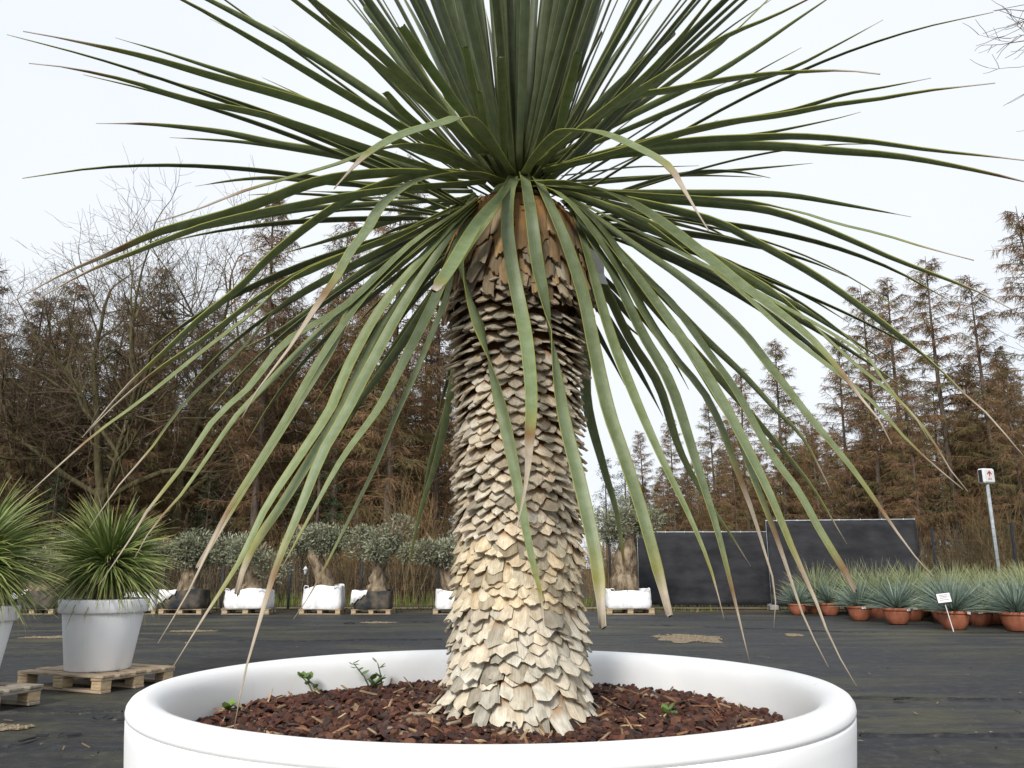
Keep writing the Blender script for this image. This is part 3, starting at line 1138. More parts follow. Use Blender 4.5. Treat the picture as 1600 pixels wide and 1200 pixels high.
OL = [  # crate px centre, crate px width, crown px centre, crown top, crown px half width, trunk lean sign, bag colour, where
    (60, 70, 38, 838, 60, 'black', 'leftmost in the row, beside the cut off pot'),
    (222, 56, 236, 832, 48, 'white', 'half hidden behind the whole white pot'),
    (290, 70, 300, 832, 46, 'black', 'just right of the whole white pot'),
    (389, 76, 396, 824, 60, 'white', 'in the second white bag of the row'),
    (505, 68, 494, 808, 52, 'white', 'with a slumped bag beside the small lantern'),
    (583, 64, 607, 807, 55, 'black', 'with a twisted leaning trunk and torn liner'),
    (712, 70, 692, 828, 50, 'white', 'cut by the left side of the yucca trunk'),
    (981, 78, 974, 772, 60, 'white', 'in front of the black screen'),
]
for i, (cx, cw, kx, ktop, khw, bc, where) in enumerate(OL):
    base = ground(cx, 959)
    Y = base.y
    u = Y / (FPX * math.cos(PITCH))            # metres per photo pixel here
    W = cw * u * .84
    pal = make_pallet('pallet under the olive tree ' + where, (base.x, Y, 0), random.uniform(-.06, .06), 'grey' if i % 3 == 0 else 'tan', min(1.0, W / 1.12), 'pallets under the olive trees')
    pz = .145 * pal.scale[0] + .002
    H = .42 if i != 4 else .50
    bag = thing('root_bag', bc + ' root bag of the olive tree ' + where, 'planter bag', (base.x, Y, pz), random.uniform(-.08, .08), 'root bags of the olive trees')
    bag_mesh(i + 1, W, W * .8, H, .09 if i == 4 else .02).build('bag_wall', M['white_bag'] if bc == 'white' else M['black_bag'], bag, True)
    soil_disc(W * .96, W * .76, H * .86, i).build('soil', M['potting'], bag)
    if bc == 'black':
        mb = MB()       # pale torn liner folded over the edge
        vs, fs = [], []
        for k in range(9):
            x = -W / 2 * 1.02 + W * .42 * k / 8 - .01
            vs += [(x, -W * .412 - .012, H * (1.02 + .03 * math.sin(k))), (x - .03, -W * .42 - .02, H * (.80 - .55 * (1 - k / 8) + .07 * math.sin(k * 2.1)))]
        fs = [(2 * k, 2 * k + 1, 2 * k + 3, 2 * k + 2) for k in range(8)]
        mb.add(vs, fs)
        ln = mb.build('torn_liner', M['white_bag'], bag, True)
        sm = ln.modifiers.new('thickness', 'SOLIDIFY'); sm.thickness = .004
    if bc == 'white':
        mb = MB()
        for k in range(2):
            sx = (-1, 1)[k] * W * .38
            mb.tube([(sx - .06, -W * .41, H * .93), (sx - .03, -W * .44, H * 1.06), (sx + .04, -W * .44, H * 1.04), (sx + .06, -W * .41, H * .92)], .010, 5)
        mb.build('lifting_loop', M['white_bag'], bag)
    ct = at(kx, ktop, Y)
    chw = khw * u
    ch = chw * .55
    cz = ct.z - chw * .66
    tree = thing('olive_tree', 'grey green olive tree ' + where, 'olive tree', (base.x, Y, pz + H * .86), 0, 'olive trees along the fence')
    lean = ct.x - base.x
    link('trunk', olive_trunk(i + 3, lean, max(.35, cz - (pz + H * .86) - ch * .25), .19 if i != 7 else .24), tree)
    link('crown', olive_crown(i + 40, chw, ch), tree, (lean, 0, cz - (pz + H * .86)))

# little lamp on a stake by the fence
lp = ground(460, 955)
t = thing('garden_lamp', 'small pale lantern on a stake beside a dark fence post', 'lamp', (lp.x, 21.4, 0))
zt = at(460, 890, 21.4).z
MB().tube([(0, 0, -.05), (0, 0, zt - .12)], .008, 6).build('stake', M['post'], t)
MB().lathe([(.0, zt - .13), (.03, zt - .12), (.045, zt - .02), (.05, zt), (.02, zt + .05), (0, zt + .06)], 12).build('lantern', M['lamp'], t, True)
MB().lathe([(.0, zt - .005), (.075, zt - .002), (.03, zt + .06), (0, zt + .09)], 12).build('cap', M['lamp'], t, True)

# ------------------------------------------------------------------ arrow sign on its pole
sp = at(1541, 744, 21.6)
t = thing('arrow_sign', 'white box sign with a red upward arrow on a tall grey pole', 'sign', (sp.x, 21.6, 0))
MB().tube([(0, 0, -.05), (0, 0, sp.z - .18)], .042, 12).build('pole', M['galvanised'], t, True)
bx = thing('sign_box', None, None)
bpy.data.objects.remove(bx)
mb = MB(); mb.box((0, 0, sp.z), (.40, .22, .40), Matrix.Rotation(.30, 3, 'Z'), .04)
box = mb.build('sign_box', M['sign_white'], t)
R3 = Matrix.Rotation(.30, 3, 'Z')
def on_face(pts, y):
    return [tuple(R3 @ Vector((x, y, z)) + Vector((0, 0, sp.z))) for x, z in pts]
def plate(pts, y0, y1, mat, name, par):
    n = len(pts)
    mb = MB(); mb.add(on_face(pts, y0) + on_face(pts, y1), [tuple(range(n)), tuple(range(n, 2 * n))[::-1]] + [(k, (k + 1) % n, n + (k + 1) % n, n + k) for k in range(n)])
    return mb.build(name, mat, par)
plate([(-.018, -.02), (.018, -.02), (.018, .075), (.062, .03), (.085, .055), (0, .14), (-.085, .055), (-.062, .03), (-.018, .075)], -.113, -.110, M['sign_red'], 'arrow', box)
for dx in (-.035, .035):
    plate([(dx - .03, -.115), (dx - .018, -.115), (dx, -.07), (dx + .018, -.115), (dx + .03, -.115), (dx + .006, -.05), (dx - .006, -.05)], -.113, -.110, M['sign_red'], 'small_mark', box)
mb = MB(); mb.box(tuple(R3 @ Vector((-.2005, 0, 0)) + Vector((0, 0, sp.z))), (.004, .12, .33), R3, 0)
mb.build('side_panel', M['sign_dark'], box)

# ------------------------------------------------------------------ narrow leaved plants
def tuft_mesh(seed, n, R, w, e_lo, e_hi, droop, cols, base_r=.05, base_h=.12, segs=4, name='leaves', mat='blade', jit=.12):
    r = np.random.default_rng(seed)
    V, F, C = [], [], []
    for i in range(n):
        a = r.uniform(0, 2 * PI)
        e = math.asin(math.sin(e_lo) + (math.sin(e_hi) - math.sin(e_lo)) * r.random())
        L = R * r.uniform(.72, 1.06)
        dr = droop * r.uniform(.4, 1.5) * (1.0 if e > -.2 else 1.3)
        p = np.array([math.cos(a) * base_r, math.sin(a) * base_r, base_h * (e / 1.6) + r.normal(0, .02)])
        col0 = np.array(cols[0]) + (np.array(cols[1]) - np.array(cols[0])) * r.random()
        col0 = col0 * r.uniform(.75, 1.25)
        tipc = np.array(cols[2])
        b = len(V)
        roll = r.normal(0, .75)
        for s in range(segs + 1):
            t = s / segs
            e2 = e - dr * t
            side = np.array([-math.sin(a), math.cos(a), 0]) * math.cos(roll) + np.array([-math.cos(a) * math.sin(e2), -math.sin(a) * math.sin(e2), math.cos(e2)]) * math.sin(roll)
            ww = w * (1 - .92 * t ** 1.8) * .5
            V += [p - side * ww, p + side * ww]
            c = col0 if t < .7 else col0 + (tipc - col0) * (t - .7) / .3
            C += [c, c]
            d = np.array([math.cos(a) * math.cos(e2), math.sin(a) * math.cos(e2), math.sin(e2)])
            p = p + d * L / segs
            a += r.normal(0, jit / segs)
        for s in range(segs):
            q = b + s * 2
            F.append((q, q + 1, q + 3, q + 2))
    return MB().add(V, F, np.array(C)).mesh(name, M[mat])


# ---- two white pots with bushy yuccas on pallets, at the left
POT_H = .62
def white_pot(label, x, y, z, s=1.0):
    t = thing('white_pot', label, 'pot', (x, y, z), 0, 'white tapered pots at the left')
    t.scale = (s, s, s)
    b = MB(); b.lathe([(.0, .0), (.262, .0), (.275, .012), (.345, .505), (.345, .52), (.30, .52), (.0, .5)], 56)
    b.build('pot_body', M['plastic'], t, True)
    rm = MB(); rm.lathe([(.345, .500), (.372, .504), (.381, .515), (.386, .608), (.378, .622), (.352, .626), (.338, .615), (.332, .56), (.330, .50)], 56)
    rm.build('rim', M['plastic'], t, True)
    so = MB(); so.lathe([(.334, .575), (.2, .59), (0.001, .60)], 30)
    so.build('soil', M['potting'], t)
    return t


def bushy_yucca(label, x, y, z, seed, R=.62):
    t = thing('bushy_yucca', label, 'yucca', (x, y, z), 0, 'bushy potted yuccas at the left')
    tr = MB(); tr.lathe([(.15, -.02), (.135, .12), (.12, .30), (.07, .44), (0, .5)], 18, lambda a, zz: 1 + .1 * math.sin(7 * a + zz * 30))
    tr.build('trunk', simple('dry_brown_stem', (.14, .10, .06), (.28, .22, .14), 20, .9, .1, .6, (3, 3, 1)), t)
    sk = tuft_mesh(seed + 50, 260, .34, .012, -1.5, -.9, .1, ((.26, .21, .13), (.20, .15, .09), (.25, .2, .13)), .13, .0, 3, 'dry_skirt')
    o = link('dry_skirt', sk, t, (0, 0, .34)); o['kind'] = 'stuff'
    lv = tuft_mesh(seed, 1150, R * .98, .018, -.62, 1.45, .58, ((.115, .165, .045), (.195, .245, .075), (.36, .34, .12)), .07, .16, 5)
    o = link('leaves', lv, t, (0, 0, .34)); o['kind'] = 'stuff'
    return t


pa_ = make_pallet('weathered pallet carrying the whole white pot at the left', (-3.83, 7.78, 0), math.radians(-22.4), 'tan', 1.0, 'pallets under the white pots')
pa_.scale = (.87, 1.04, 1)
white_pot('white tapered pot standing wholly in view on the left pallet', -3.80, 7.70, .146)
bushy_yucca('bushy green yucca ball in the white pot left of the big planter', -3.80, 7.70, .146 + .59, 3)
pb_ = make_pallet('pallet cut off by the left edge of the picture', (-4.36, 6.50, 0), math.radians(-19), 'grey', 1.0, 'pallets under the white pots')
pb_.scale = (.87, 1.04, 1)
white_pot('white pot mostly cut off by the left edge', -4.33, 6.55, .146, .98)
bushy_yucca('yellowish green yucca ball cut off by the left edge', -4.33, 6.55, .146 + .59, 8, .68)

# ---- blue yuccas in terracotta bowls at the right
BLUE = [tuft_mesh(60 + k, 380, .68, .016, .10, 1.5, .22, ((.125, .180, .150), (.190, .245, .200), (.24, .26, .13)), .03, .06, 3) for k in range(3)]
TAN = [tuft_mesh(70 + k, 380, .88, .017, .12, 1.5, .22, ((.150, .190, .095), (.215, .250, .130), (.34, .34, .16)), .03, .06, 3) for k in range(2)]
mb = MB(); mb.lathe([(0, 0), (.17, 0), (.185, .01), (.245, .10), (.275, .20), (.283, .245), (.262, .25), (.255, .22), (.0, .2)], 32)
BOWL = mb.mesh('bowl', M['terracotta'], True)
mb = MB(); mb.lathe([(.283, .236), (.305, .238), (.312, .25), (.312, .275), (.300, .285), (.275, .285), (.262, .27), (.262, .235)], 32)
BRIM = mb.mesh('rim', M['terracotta'], True)
mb = MB(); mb.lathe([(.265, .255), (.12, .268), (.001, .275)], 20, lambda a, z: 1 + .0 * a)
BSOIL = mb.mesh('soil', M['potting'])
LABEL = MB().box((0, 0, 0), (.10, .004, .042), None, .001).mesh('plant_label', M['label_white'])


def bowl(x, y, s, label, group, tagged):
    t = thing('terracotta_pot', label, 'pot', (x, y, 0), random.uniform(-.3, .3), group)
    t.scale = (s * .84, s * .84, s)
    link('bowl', BOWL, t); link('rim', BRIM, t); link('soil', BSOIL, t)
    if tagged:
        a = tagged
        link('plant_label', LABEL, t, (math.sin(a) * .318, -math.cos(a) * .318, .258), (.15, random.uniform(-.1, .1), a))
    return t


def blue_yucca(x, y, s, label, group, mesh):
    t = thing('blue_yucca', label, 'yucca', (x, y, .255 * s), random.uniform(0, 6.28), group)
    t.scale = (s, s, s)
    o = link('leaves', mesh, t); o['kind'] = 'stuff'
    return t


GF = 'front row of blue yuccas in terracotta bowls'
FR = [(1252, 961, .86, 'leftmost small bowl, right of the screen post', 0), (1303, 962, .95, 'second from the left end of the row', 0),
      (1351, 970, 1.0, 'with a white label facing out, left of the middle', -.12), (1411, 976, 1.06, 'at the middle of the row, left of the stake sign', .5),
      (1502, 984, 1.10, 'just right of the white stake sign', .55), (1603, 987, 1.10, 'cut by the right edge of the picture', 0)]
occupied = []
for k, (px, py, s, where, tg) in enumerate(FR):
    p = ground(px, py)
    bowl(p.x, p.y + .2, s, 'front row terracotta bowl, ' + where, GF, tg)
    blue_yucca(p.x, p.y + .2, s, 'blue yucca in the bowl ' + where, GF, BLUE[k % 3])
    occupied.append((p.x, p.y + .2))
GB = 'rows of yuccas behind the front row'
r2 = random.Random(5)
a0, a1 = Vector(occupied[0]), Vector(occupied[-1])
dirv = (a1 - a0).normalized()
perp = Vector((-dirv.y, dirv.x)) if -dirv.y * 0 + dirv.x > 0 else Vector((dirv.y, -dirv.x))
cnt = 0
ORD = ('first', 'second', 'third', 'fourth', 'fifth', 'sixth', 'seventh', 'eighth', 'ninth', 'tenth', 'eleventh', 'twelfth', 'thirteenth', 'fourteenth', 'fifteenth')
for row in range(1, 10):
    nk = 0
    for k in range(-1, 14):
        p = a0 + dirv * (k * .86 + (row % 2) * .43 + .35) + perp * (row * .62)
        p = p + Vector((r2.uniform(-.12, .12), r2.uniform(-.12, .12)))
        if p.y > 20.3 or p.y < 12.0 or p.x > 16: continue
        if p.x < 7.0 + (row - 1) * .25: continue
        # stay clear of the screen
        if q0.x - .4 < p.x < q1.x + .3 and p.y > 20.0: continue
        if any((Vector(o) - p).length < .55 for o in occupied): continue
        occupied.append((p.x, p.y))
        s = r2.uniform(.92, 1.12)
        wh = '%s from the left in the %s row behind the front bowls' % (ORD[nk], ORD[row - 1]); nk += 1
        bowl(p.x, p.y, s, 'terracotta bowl, ' + wh, GB, r2.uniform(-.6, .6) if row < 3 else 0)
        blue_yucca(p.x, p.y, s, 'spiky yucca, ' + wh, GB, (BLUE + TAN)[r2.randrange(5)] if row < 3 else TAN[r2.randrange(2)] if r2.random() < .75 else BLUE[r2.randrange(3)])
        cnt += 1

# stake sign among the bowls
sg = ground(1486, 986)
t = thing('stake_sign', 'small white price board with dark frame on a thin leaning stake', 'sign', (sg.x, sg.y - .1, 0), .1)
top = at(1474, 935, sg.y - .1) - Vector((sg.x, sg.y - .1, 0))
MB().tube([(0, .01, -.02), (top.x * .98, .01, top.z - .02)], .007, 6).build('stake', M['sign_white'], t)
Rt = Matrix.Rotation(-.10, 3, 'Y') @ Matrix.Rotation(-.15, 3, 'X')
MB().box(tuple(top), (.275, .014, .19), Rt, .006).build('frame', M['sign_dark'], t)
brd = MB().box(tuple(top + Rt @ Vector((0, -.008, .008))), (.245, .006, .150), Rt, .002).build('board', M['sign_white'], t)
for k, (w_, z_) in enumerate(((.16, .05), (.19, .025), (.12, .0), (.17, -.03))):
    MB().box(tuple(top + Rt @ Vector((random.uniform(-.015, .015), -.0125, z_ + .006))), (w_, .002, .008), Rt, 0).build('print_line', M['ink'], brd)

# ------------------------------------------------------------------ the big white planter
PCX, PCY, PR, PZ = -.036, 1.70, .675, .832
pt = thing('planter', 'huge round white planter with a rolled rim around the trunked yucca', 'planter', (PCX, PCY, 0))
pt.rotation_euler = (math.radians(-.45), 0, 0)
wall = MB()
wall.lathe([(.52, .0), (.590, .0), (.604, .012), (.6725, PZ - .055), (.6738, PZ - .034), (.6728, PZ - .0305), (.668, PZ - .0295), (.640, PZ - .031)], 180)
wall.build('wall', M['plastic'], pt, True)
rim = MB()
rim.lathe([(.640, PZ - .036), (.671, PZ - .0292), (.6742, PZ - .0272), (.6752, PZ - .022), (.6742, PZ - .014), (.6695, PZ - .0065), (.661, PZ - .0017), (.650, PZ), (.641, PZ - .0008), (.631, PZ - .0038), (.6225, PZ - .009),
           (.6155, PZ - .017), (.6105, PZ - .028), (.6072, PZ - .042), (.605, PZ - .06), (.602, PZ - .10), (.596, PZ - .18), (.585, PZ - .30)], 180)
rim.build('rim', M['plastic'], pt, True)

# mulch: a heaped bed and thousands of bark chips
def mulch_z(x, y):
    d = math.hypot(x - PCX, y - PCY)
    return .742 + .018 * max(0, 1 - d / .62) + .011 * mnoise.noise(Vector((x * 6, y * 6, 1)))


mb = MB()
vs, fs = [(PCX, PCY, mulch_z(PCX, PCY) - .012)], []
nr, na = 14, 60
for i in range(1, nr + 1):
    for k in range(na):
        a = 2 * PI * k / na
        x, y = PCX + .598 * i / nr * math.cos(a), PCY + .598 * i / nr * math.sin(a)
        vs.append((x, y, mulch_z(x, y) - .012))
fs += [(0, 1 + k, 1 + (k + 1) % na) for k in range(na)]
for i in range(nr - 1):
    for k in range(na):
        k2 = (k + 1) % na
        fs.append((1 + i * na + k, 1 + (i + 1) * na + k, 1 + (i + 1) * na + k2, 1 + i * na + k2))
mb.add(vs, fs, (.030, .016, .010))
chipc = [(.082, .033, .023), (.060, .027, .020), (.105, .046, .031), (.045, .026, .022), (.125, .060, .038), (.070, .044, .038)]
for _ in range(9800):
    a, q = random.uniform(0, 2 * PI), math.sqrt(random.random())
    x, y = PCX + .592 * q * math.cos(a), PCY + .592 * q * math.sin(a)
    if math.hypot(x - .01, y - 1.72) < .10: continue
    u = random.random()
    L = random.uniform(.009, .031); W = L * random.uniform(.4, .8); T = random.uniform(.003, .008)
    c = random.choice(chipc)
    if u > .955:
        L, W, T, c = random.uniform(.03, .09), random.uniform(.003, .006), .003, random.choice([(.30, .20, .11), (.40, .29, .17), (.24, .13, .07)])
    elif u > .94:
        c = (.27, .21, .15)
    m = Matrix.Rotation(random.uniform(0, 2 * PI), 3, 'Z') @ Matrix.Rotation(random.gauss(0, .42), 3, 'X') @ Matrix.Rotation(random.gauss(0, .42), 3, 'Y')
    h = np.array([(-L / 2, -W * .3, 0), (-L * .1, -W / 2, 0), (L / 2, -W * .25, 0), (L * .42, W * .35, 0), (-L * .05, W / 2, 0), (-L * .46, W * .2, 0)])
    h[:, :2] *= 1 + rng.uniform(-.22, .22, (6, 2))
    v = np.vstack([h + (0, 0, T / 2), h - (0, 0, T / 2)])
    v[:6, :2] *= .86
    v[:, 2] += .18 * T * np.sin(v[:, 0] * 400 / 10)
    v = v @ np.array(m).T + np.array((x, y, mulch_z(x, y) + random.uniform(-.004, .010)))
    c = np.array(c) * random.uniform(.7, 1.35)
    mb.add(v, [(0, 1, 2, 3, 4, 5), (11, 10, 9, 8, 7, 6)] + [(k, 6 + k, 6 + (k + 1) % 6, (k + 1) % 6) for k in range(6)], c)
for _ in range(7):       # pale bits of broken leaf base lying round the trunk
    a = random.uniform(0, 2 * PI)
    x, y = .01 + .2 * math.cos(a), 1.72 + .2 * math.sin(a)
    mb.box((x, y, mulch_z(x, y) + .01), (.035, .02, .006), Matrix.Rotation(a, 3, 'Z') @ Matrix.Rotation(.4, 3, 'X'), .002, (.30, .235, .16))
tag(mb.build('bark_mulch', M['bark_chip']), kind='stuff')
# a lump of pale earth left of the trunk
mb = MB(); mb.lathe([(.075, -.02), (.062, .004), (.04, .014), (.0, .018)], 22, lambda a, z: 1 + .22 * mnoise.noise(Vector((math.cos(a) * 2, math.sin(a) * 2, z * 40))))
cl = ground(655, 1132, .752)
tag(mb.build('earth_clod', simple('pale_earth', (.16, .105, .065), (.26, .18, .115), 40, .95, .1, .9), None, True, (cl.x, cl.y, .752)), 'flat clod of pale earth on the mulch left of the trunk', 'clod')

# weeds
def weed(px, py, px_top, py_top, kind, label, seed):
    r = random.Random(seed)
    b = ground(px, py, .752)
    dd = Vector((b.x - PCX, b.y - PCY, 0))
    if dd.length > .555:
        dd *= .555 / dd.length; b = Vector((PCX + dd.x, PCY + dd.y, b.z))
    tz = at(px_top, py_top, b.y)
    t = thing('weed', label, 'weed', (b.x, b.y, .745), 0, 'weeds in the planter')
    h = tz.z - .745
    lean = tz.x - b.x
    mb = MB()
    mb.tube([(0, 0, 0), (lean * .4, .004, h * .5), (lean, 0, h)], [.0024, .0020, .0012], 5, (.10, .13, .05))
    mb.build('stem', M['weed'], t)
    mb = MB()
    n = {'tall': 7, 'low': 9}[kind]
    for k in range(n):
        u = r.uniform(.35, 1.0) if kind == 'tall' else r.uniform(.1, .9)
        o = np.array([lean * u, 0, h * u])
        a = r.uniform(0, 2 * PI); e = r.uniform(-.1, .9)
        L = r.uniform(.015, .028) if kind == 'tall' else r.uniform(.018, .032)
        d = np.array([math.cos(a) * math.cos(e), math.sin(a) * math.cos(e), math.sin(e)])
        s = np.cross(d, (0, 0, 1.0)); s /= np.linalg.norm(s)
        w = L * .33
        up = np.cross(s, d)
        V = [o, o + d * L * .35 + s * w, o + d * L * .75 + s * w * .8, o + d * L, o + d * L * .75 - s * w * .8, o + d * L * .35 - s * w, o + d * L * .5 + up * -.002]
        g = r.uniform(.8, 1.3)
        mb.add(V, [(6, k2, (k2 + 1) % 6) for k2 in range(6)], np.array([.13, .21, .05]) * g)
    mb.build('leaves', M['weed'], t)


weed(468, 1078, 477, 1058, 'tall', 'thin seedling with one leaf pair, left half of the planter', 1)
weed(470, 1082, 468, 1052, 'tall', 'upright bare stalked seedling beside the leaf pair seedling', 6)
weed(562, 1070, 552, 1036, 'tall', 'tall wispy weed against the back wall, left one of two', 2)
weed(581, 1068, 590, 1036, 'tall', 'tall wispy weed against the back wall, right one of two', 3)
weed(580, 1070, 579, 1060, 'low', 'low bright rosette at the foot of the tall wispy weeds', 4)
weed(346, 1112, 348, 1103, 'low', 'low bright green weed at the left end of the mulch', 5)
weed(1043, 1116, 1044, 1108, 'low', 'low green weed on the mulch right of the trunk', 7)

# ------------------------------------------------------------------ the trunked yucca
TX, TY = .012, 1.72
yu = thing('yucca_tree', 'tall trunked yucca with scaly pale trunk and drooping sword leaves', 'yucca', (TX, TY, .74))
TOP = Vector((TX, TY, 0))
PROF = [(.70, .140), (.76, .137), (.85, .130), (.95, .125), (1.05, .122), (1.20, .121), (1.35, .125), (1.46, .127), (1.56, .126), (1.62, .142), (1.68, .155), (1.75, .160), (1.80, .149), (1.84, .118), (1.88, .085)]
def core_r(z):
    return float(np.interp(z, [p[0] for p in PROF], [p[1] for p in PROF]))
mb = MB(); mb.lathe([(core_r(z) - .004, z - .74) for z in np.linspace(.70, 1.88, 30)], 40, None, None, True)
mb.build('trunk', M['core'], yu, True)
mb = MB(); mb.lathe([(.112, 1.80 - .74), (.095, 1.85 - .74), (.05, 1.92 - .74), (.02, 1.97 - .74), (.002, 1.99 - .74)], 24)
mb.build('leaf_heart', M['heart'], yu, True)


def scale_mesh(seed, w, h, th, style):
    """one dried leaf base: root at the origin, hanging down -Z, face towards -Y"""
    r = random.Random(seed)
    nu, nv = 6, 4
    jag = [r.uniform(-1, 1) for _ in range(nu + 1)]
    front, back = [], []
    uvf = []
    sk = r.uniform(-.12, .12)
    for j in range(nv + 1):
        v = j / nv
        for i in range(nu + 1):
            u = -1 + 2 * i / nu
            if style == 'ogee':
                ln = h * (1 - .40 * abs(u) ** 1.25 + .06 * jag[i]); prof = .80 + .20 * math.sin(PI * min(1, v * 1.1))
            elif style == 'shield':
                ln = h * (1 - .24 * abs(u) ** 1.8 + .085 * jag[i]); prof = .78 + .24 * v ** .7
            elif style == 'strip':
                ln = h * (1 + .13 * u * (1 if seed % 2 else -1) + .06 * jag[i]); prof = 1 - .10 * v
            else:                                     # frayed
                ln = h * (1 - .12 * abs(u) + .16 * jag[i]); prof = .9 - .1 * v
            x = u * w / 2 * prof + sk * w * v * v * .5
            bul = (1 - u * u) * (.16 * w if style != 'strip' else .07 * w) * (.35 + .65 * v)
            curl = {'ogee': .10, 'shield': .05, 'strip': .0, 'frayed': .12}[style] * h * v * v
            tt = th * (1 - .8 * u * u) * (.55 + .45 * v)
            y = -bul - curl - r.uniform(-.04, .04) * th
            front.append((x, y - tt / 2, -ln * v))
            back.append((x, y + tt / 2 + (1 - v) * .002, -ln * v * .985))
            uvf.append((u * .5 + .5, v))
    n = (nu + 1) * (nv + 1)
    F = []
    for j in range(nv):
        for i in range(nu):
            a = j * (nu + 1) + i
            F.append((a, a + nu + 1, a + nu + 2, a + 1))
            F.append((n + a, n + a + 1, n + a + nu + 2, n + a + nu + 1))
    for i in range(nu):
        a = nv * (nu + 1) + i
        F.append((a, n + a, n + a + 1, a + 1))
    for j in range(nv):
        for i, fl in ((0, 0), (nu, 1)):
            a = j * (nu + 1) + i; b = a + nu + 1
            F.append((a, n + a, n + b, b) if not fl else (a, b, n + b, n + a))
    return np.array(front + back), F, np.array(uvf + [(u, min(1.0, v + .06)) for u, v in uvf])


def scale_family(style, w, h, th, k0, n=5):
    out = []
    for s in range(n):
        V, F, UV = scale_mesh(k0 + s, w, h, th, style)
        me = MB().add(V, F, (1, 1, 1, 1), UV).mesh('leaf_scale', M['scale'], False)
        out.append((me, V, F, UV))
    return out


FAM = {'strip': scale_family('strip', .0255, .075, .0050, 100, 6), 'flare': scale_family('ogee', .043, .047, .0045, 200, 5),
       'ogee': scale_family('ogee', .042, .037, .0050, 300, 8), 'knob': scale_family('shield', .033, .042, .0065, 400, 8),
       'shield': scale_family('shield', .0385, .050, .0050, 500, 8), 'frayed': scale_family('frayed', .040, .066, .0040, 600, 5)}
r3 = random.Random(17)
cells = []        # (style, z, cols, tilt, colour)
def zone(z1, z0, pitch, cols, style, tilt, color, ct=.16):
    z, i = z1, 0
    while z > z0:
        cells.append((style, z, cols, tilt, color, ct))
        z -= pitch; i += 1
zone(1.842, 1.735, .0200, 38, 'strip', 9, (.38, .265, .150))
zone(1.718, 1.655, .0190, 36, 'strip', 13, (.40, .305, .195))
zone(1.640, 1.59, .0185, 25, 'flare', 30, (.54, .46, .36))
zone(1.578, 1.485, .0185, 24, 'flare', 40, (.58, .52, .42))
zone(1.470, 1.215, .0168, 25, 'ogee', 28, (.72, .645, .52))
zone(1.197, 1.105, .0165, 26, 'ogee', 23, (.70, .625, .50))
zone(1.100, .990, .0175, 29, 'knob', 16, (.69, .60, .44))
zone(.975, .845, .0200, 28, 'shield', 20, (.64, .59, .49))
zone(.825, .775, .024, 27, 'shield', 22, (.63, .585, .49))
items = []
for ri, (style, z, cols, tilt, color, ct) in enumerate(cells):
    for k in range(cols):
        th = 2 * PI * (k + .5 * (ri % 2) + r3.uniform(-.13, .13)) / cols + .02 * ri
        zz = z + r3.uniform(-.0045, .0045) + .006 * math.sin(2 * th + z * 9)
        st = style
        if style == 'shield' and zz < .815 and r3.random() < .55: st = 'frayed'
        fam = FAM[st]
        vi = r3.randrange(len(fam))
        sc = r3.uniform(.78, 1.20)
        tl = math.radians(tilt + r3.gauss(0, 7))
        R0_ = core_r(zz) - .006
        # outward = (sin th, -cos th): th = 0 faces the camera
        out = Vector((math.sin(th), -math.cos(th), 0))
        tan = Vector((math.cos(th), math.sin(th), 0))
        m3 = Matrix((tan, -out, Vector((0, 0, 1)))).transposed()
        m3 = m3 @ Matrix.Rotation(-tl, 3, 'X') @ Matrix.Rotation(r3.gauss(0, .11), 3, 'Y') @ Matrix.Rotation(r3.gauss(0, .1), 3, 'Z')
        # hanging scale: rotate about the tangent so its tip swings outward
        m4 = Matrix.Translation(out * R0_ + Vector((0, 0, zz - .74 + .012))) @ m3.to_4x4() @ Matrix.Scale(sc, 4)
        pos = out * R0_ + TOP + Vector((0, 0, zz))
        view = (EYEV - pos)
        facing = out.dot(view.normalized())
        j = r3.uniform(.60, 1.15) if style == 'strip' else (r3.uniform(.80, 1.10) if r3.random() < .82 else r3.uniform(.45, .75))
        warm = r3.uniform(-.16, .12) if style == 'strip' else r3.uniform(-.05, .05)
        col = (color[0] * j * (1 + warm), color[1] * j, color[2] * j * (1 - warm * 1.3))
        items.append((facing * sc * fam[vi][0].dimensions[0] if False else facing * sc / max(view.length, .1), st, vi, m4, col))
order = sorted(range(len(items)), key=lambda i: -items[i][0])
single = set(order[:300])
rest = MB()
for i, (f_, st, vi, m4, col) in enumerate(items):
    me, V, F, UV = FAM[st][vi]
    if i in single:
        o = bpy.data.objects.new('leaf_scale', me)
        COL.objects.link(o)
        o.parent = yu
        o.matrix_local = m4
        o.color = (*col, 1)
    else:
        M4 = np.array(m4)
        rest.add(V @ M4[:3, :3].T + M4[:3, 3], F, (*col, 1), UV)
tag(rest.build('leaf_scale_cover', M['scale'], yu), kind='stuff')


# ---- leaves
def resample(P, n):
    """smooth curve through P (Vectors), n points evenly spread"""
    Q = [P[0] + (P[0] - P[1])] + list(P) + [P[-1] + (P[-1] - P[-2])]
    out = []
    for i in range(1, len(Q) - 2):
        p0, p1, p2, p3 = Q[i - 1], Q[i], Q[i + 1], Q[i + 2]
        for k in range(14):
            t = k / 14
            out.append(.5 * ((2 * p1) + (p2 - p0) * t + (2 * p0 - 5 * p1 + 4 * p2 - p3) * t * t + (-p0 + 3 * p1 - 3 * p2 + p3) * t ** 3))
    out.append(Q[-2])
    d = [0]
    for a, b in zip(out[:-1], out[1:]): d.append(d[-1] + (b - a).length)
    tgt = np.linspace(0, d[-1], n)
    xs = [np.interp(tgt, d, [p[c] for p in out]) for c in range(3)]
    return [Vector((xs[0][i], xs[1][i], xs[2][i])) for i in range(n)], d[-1]


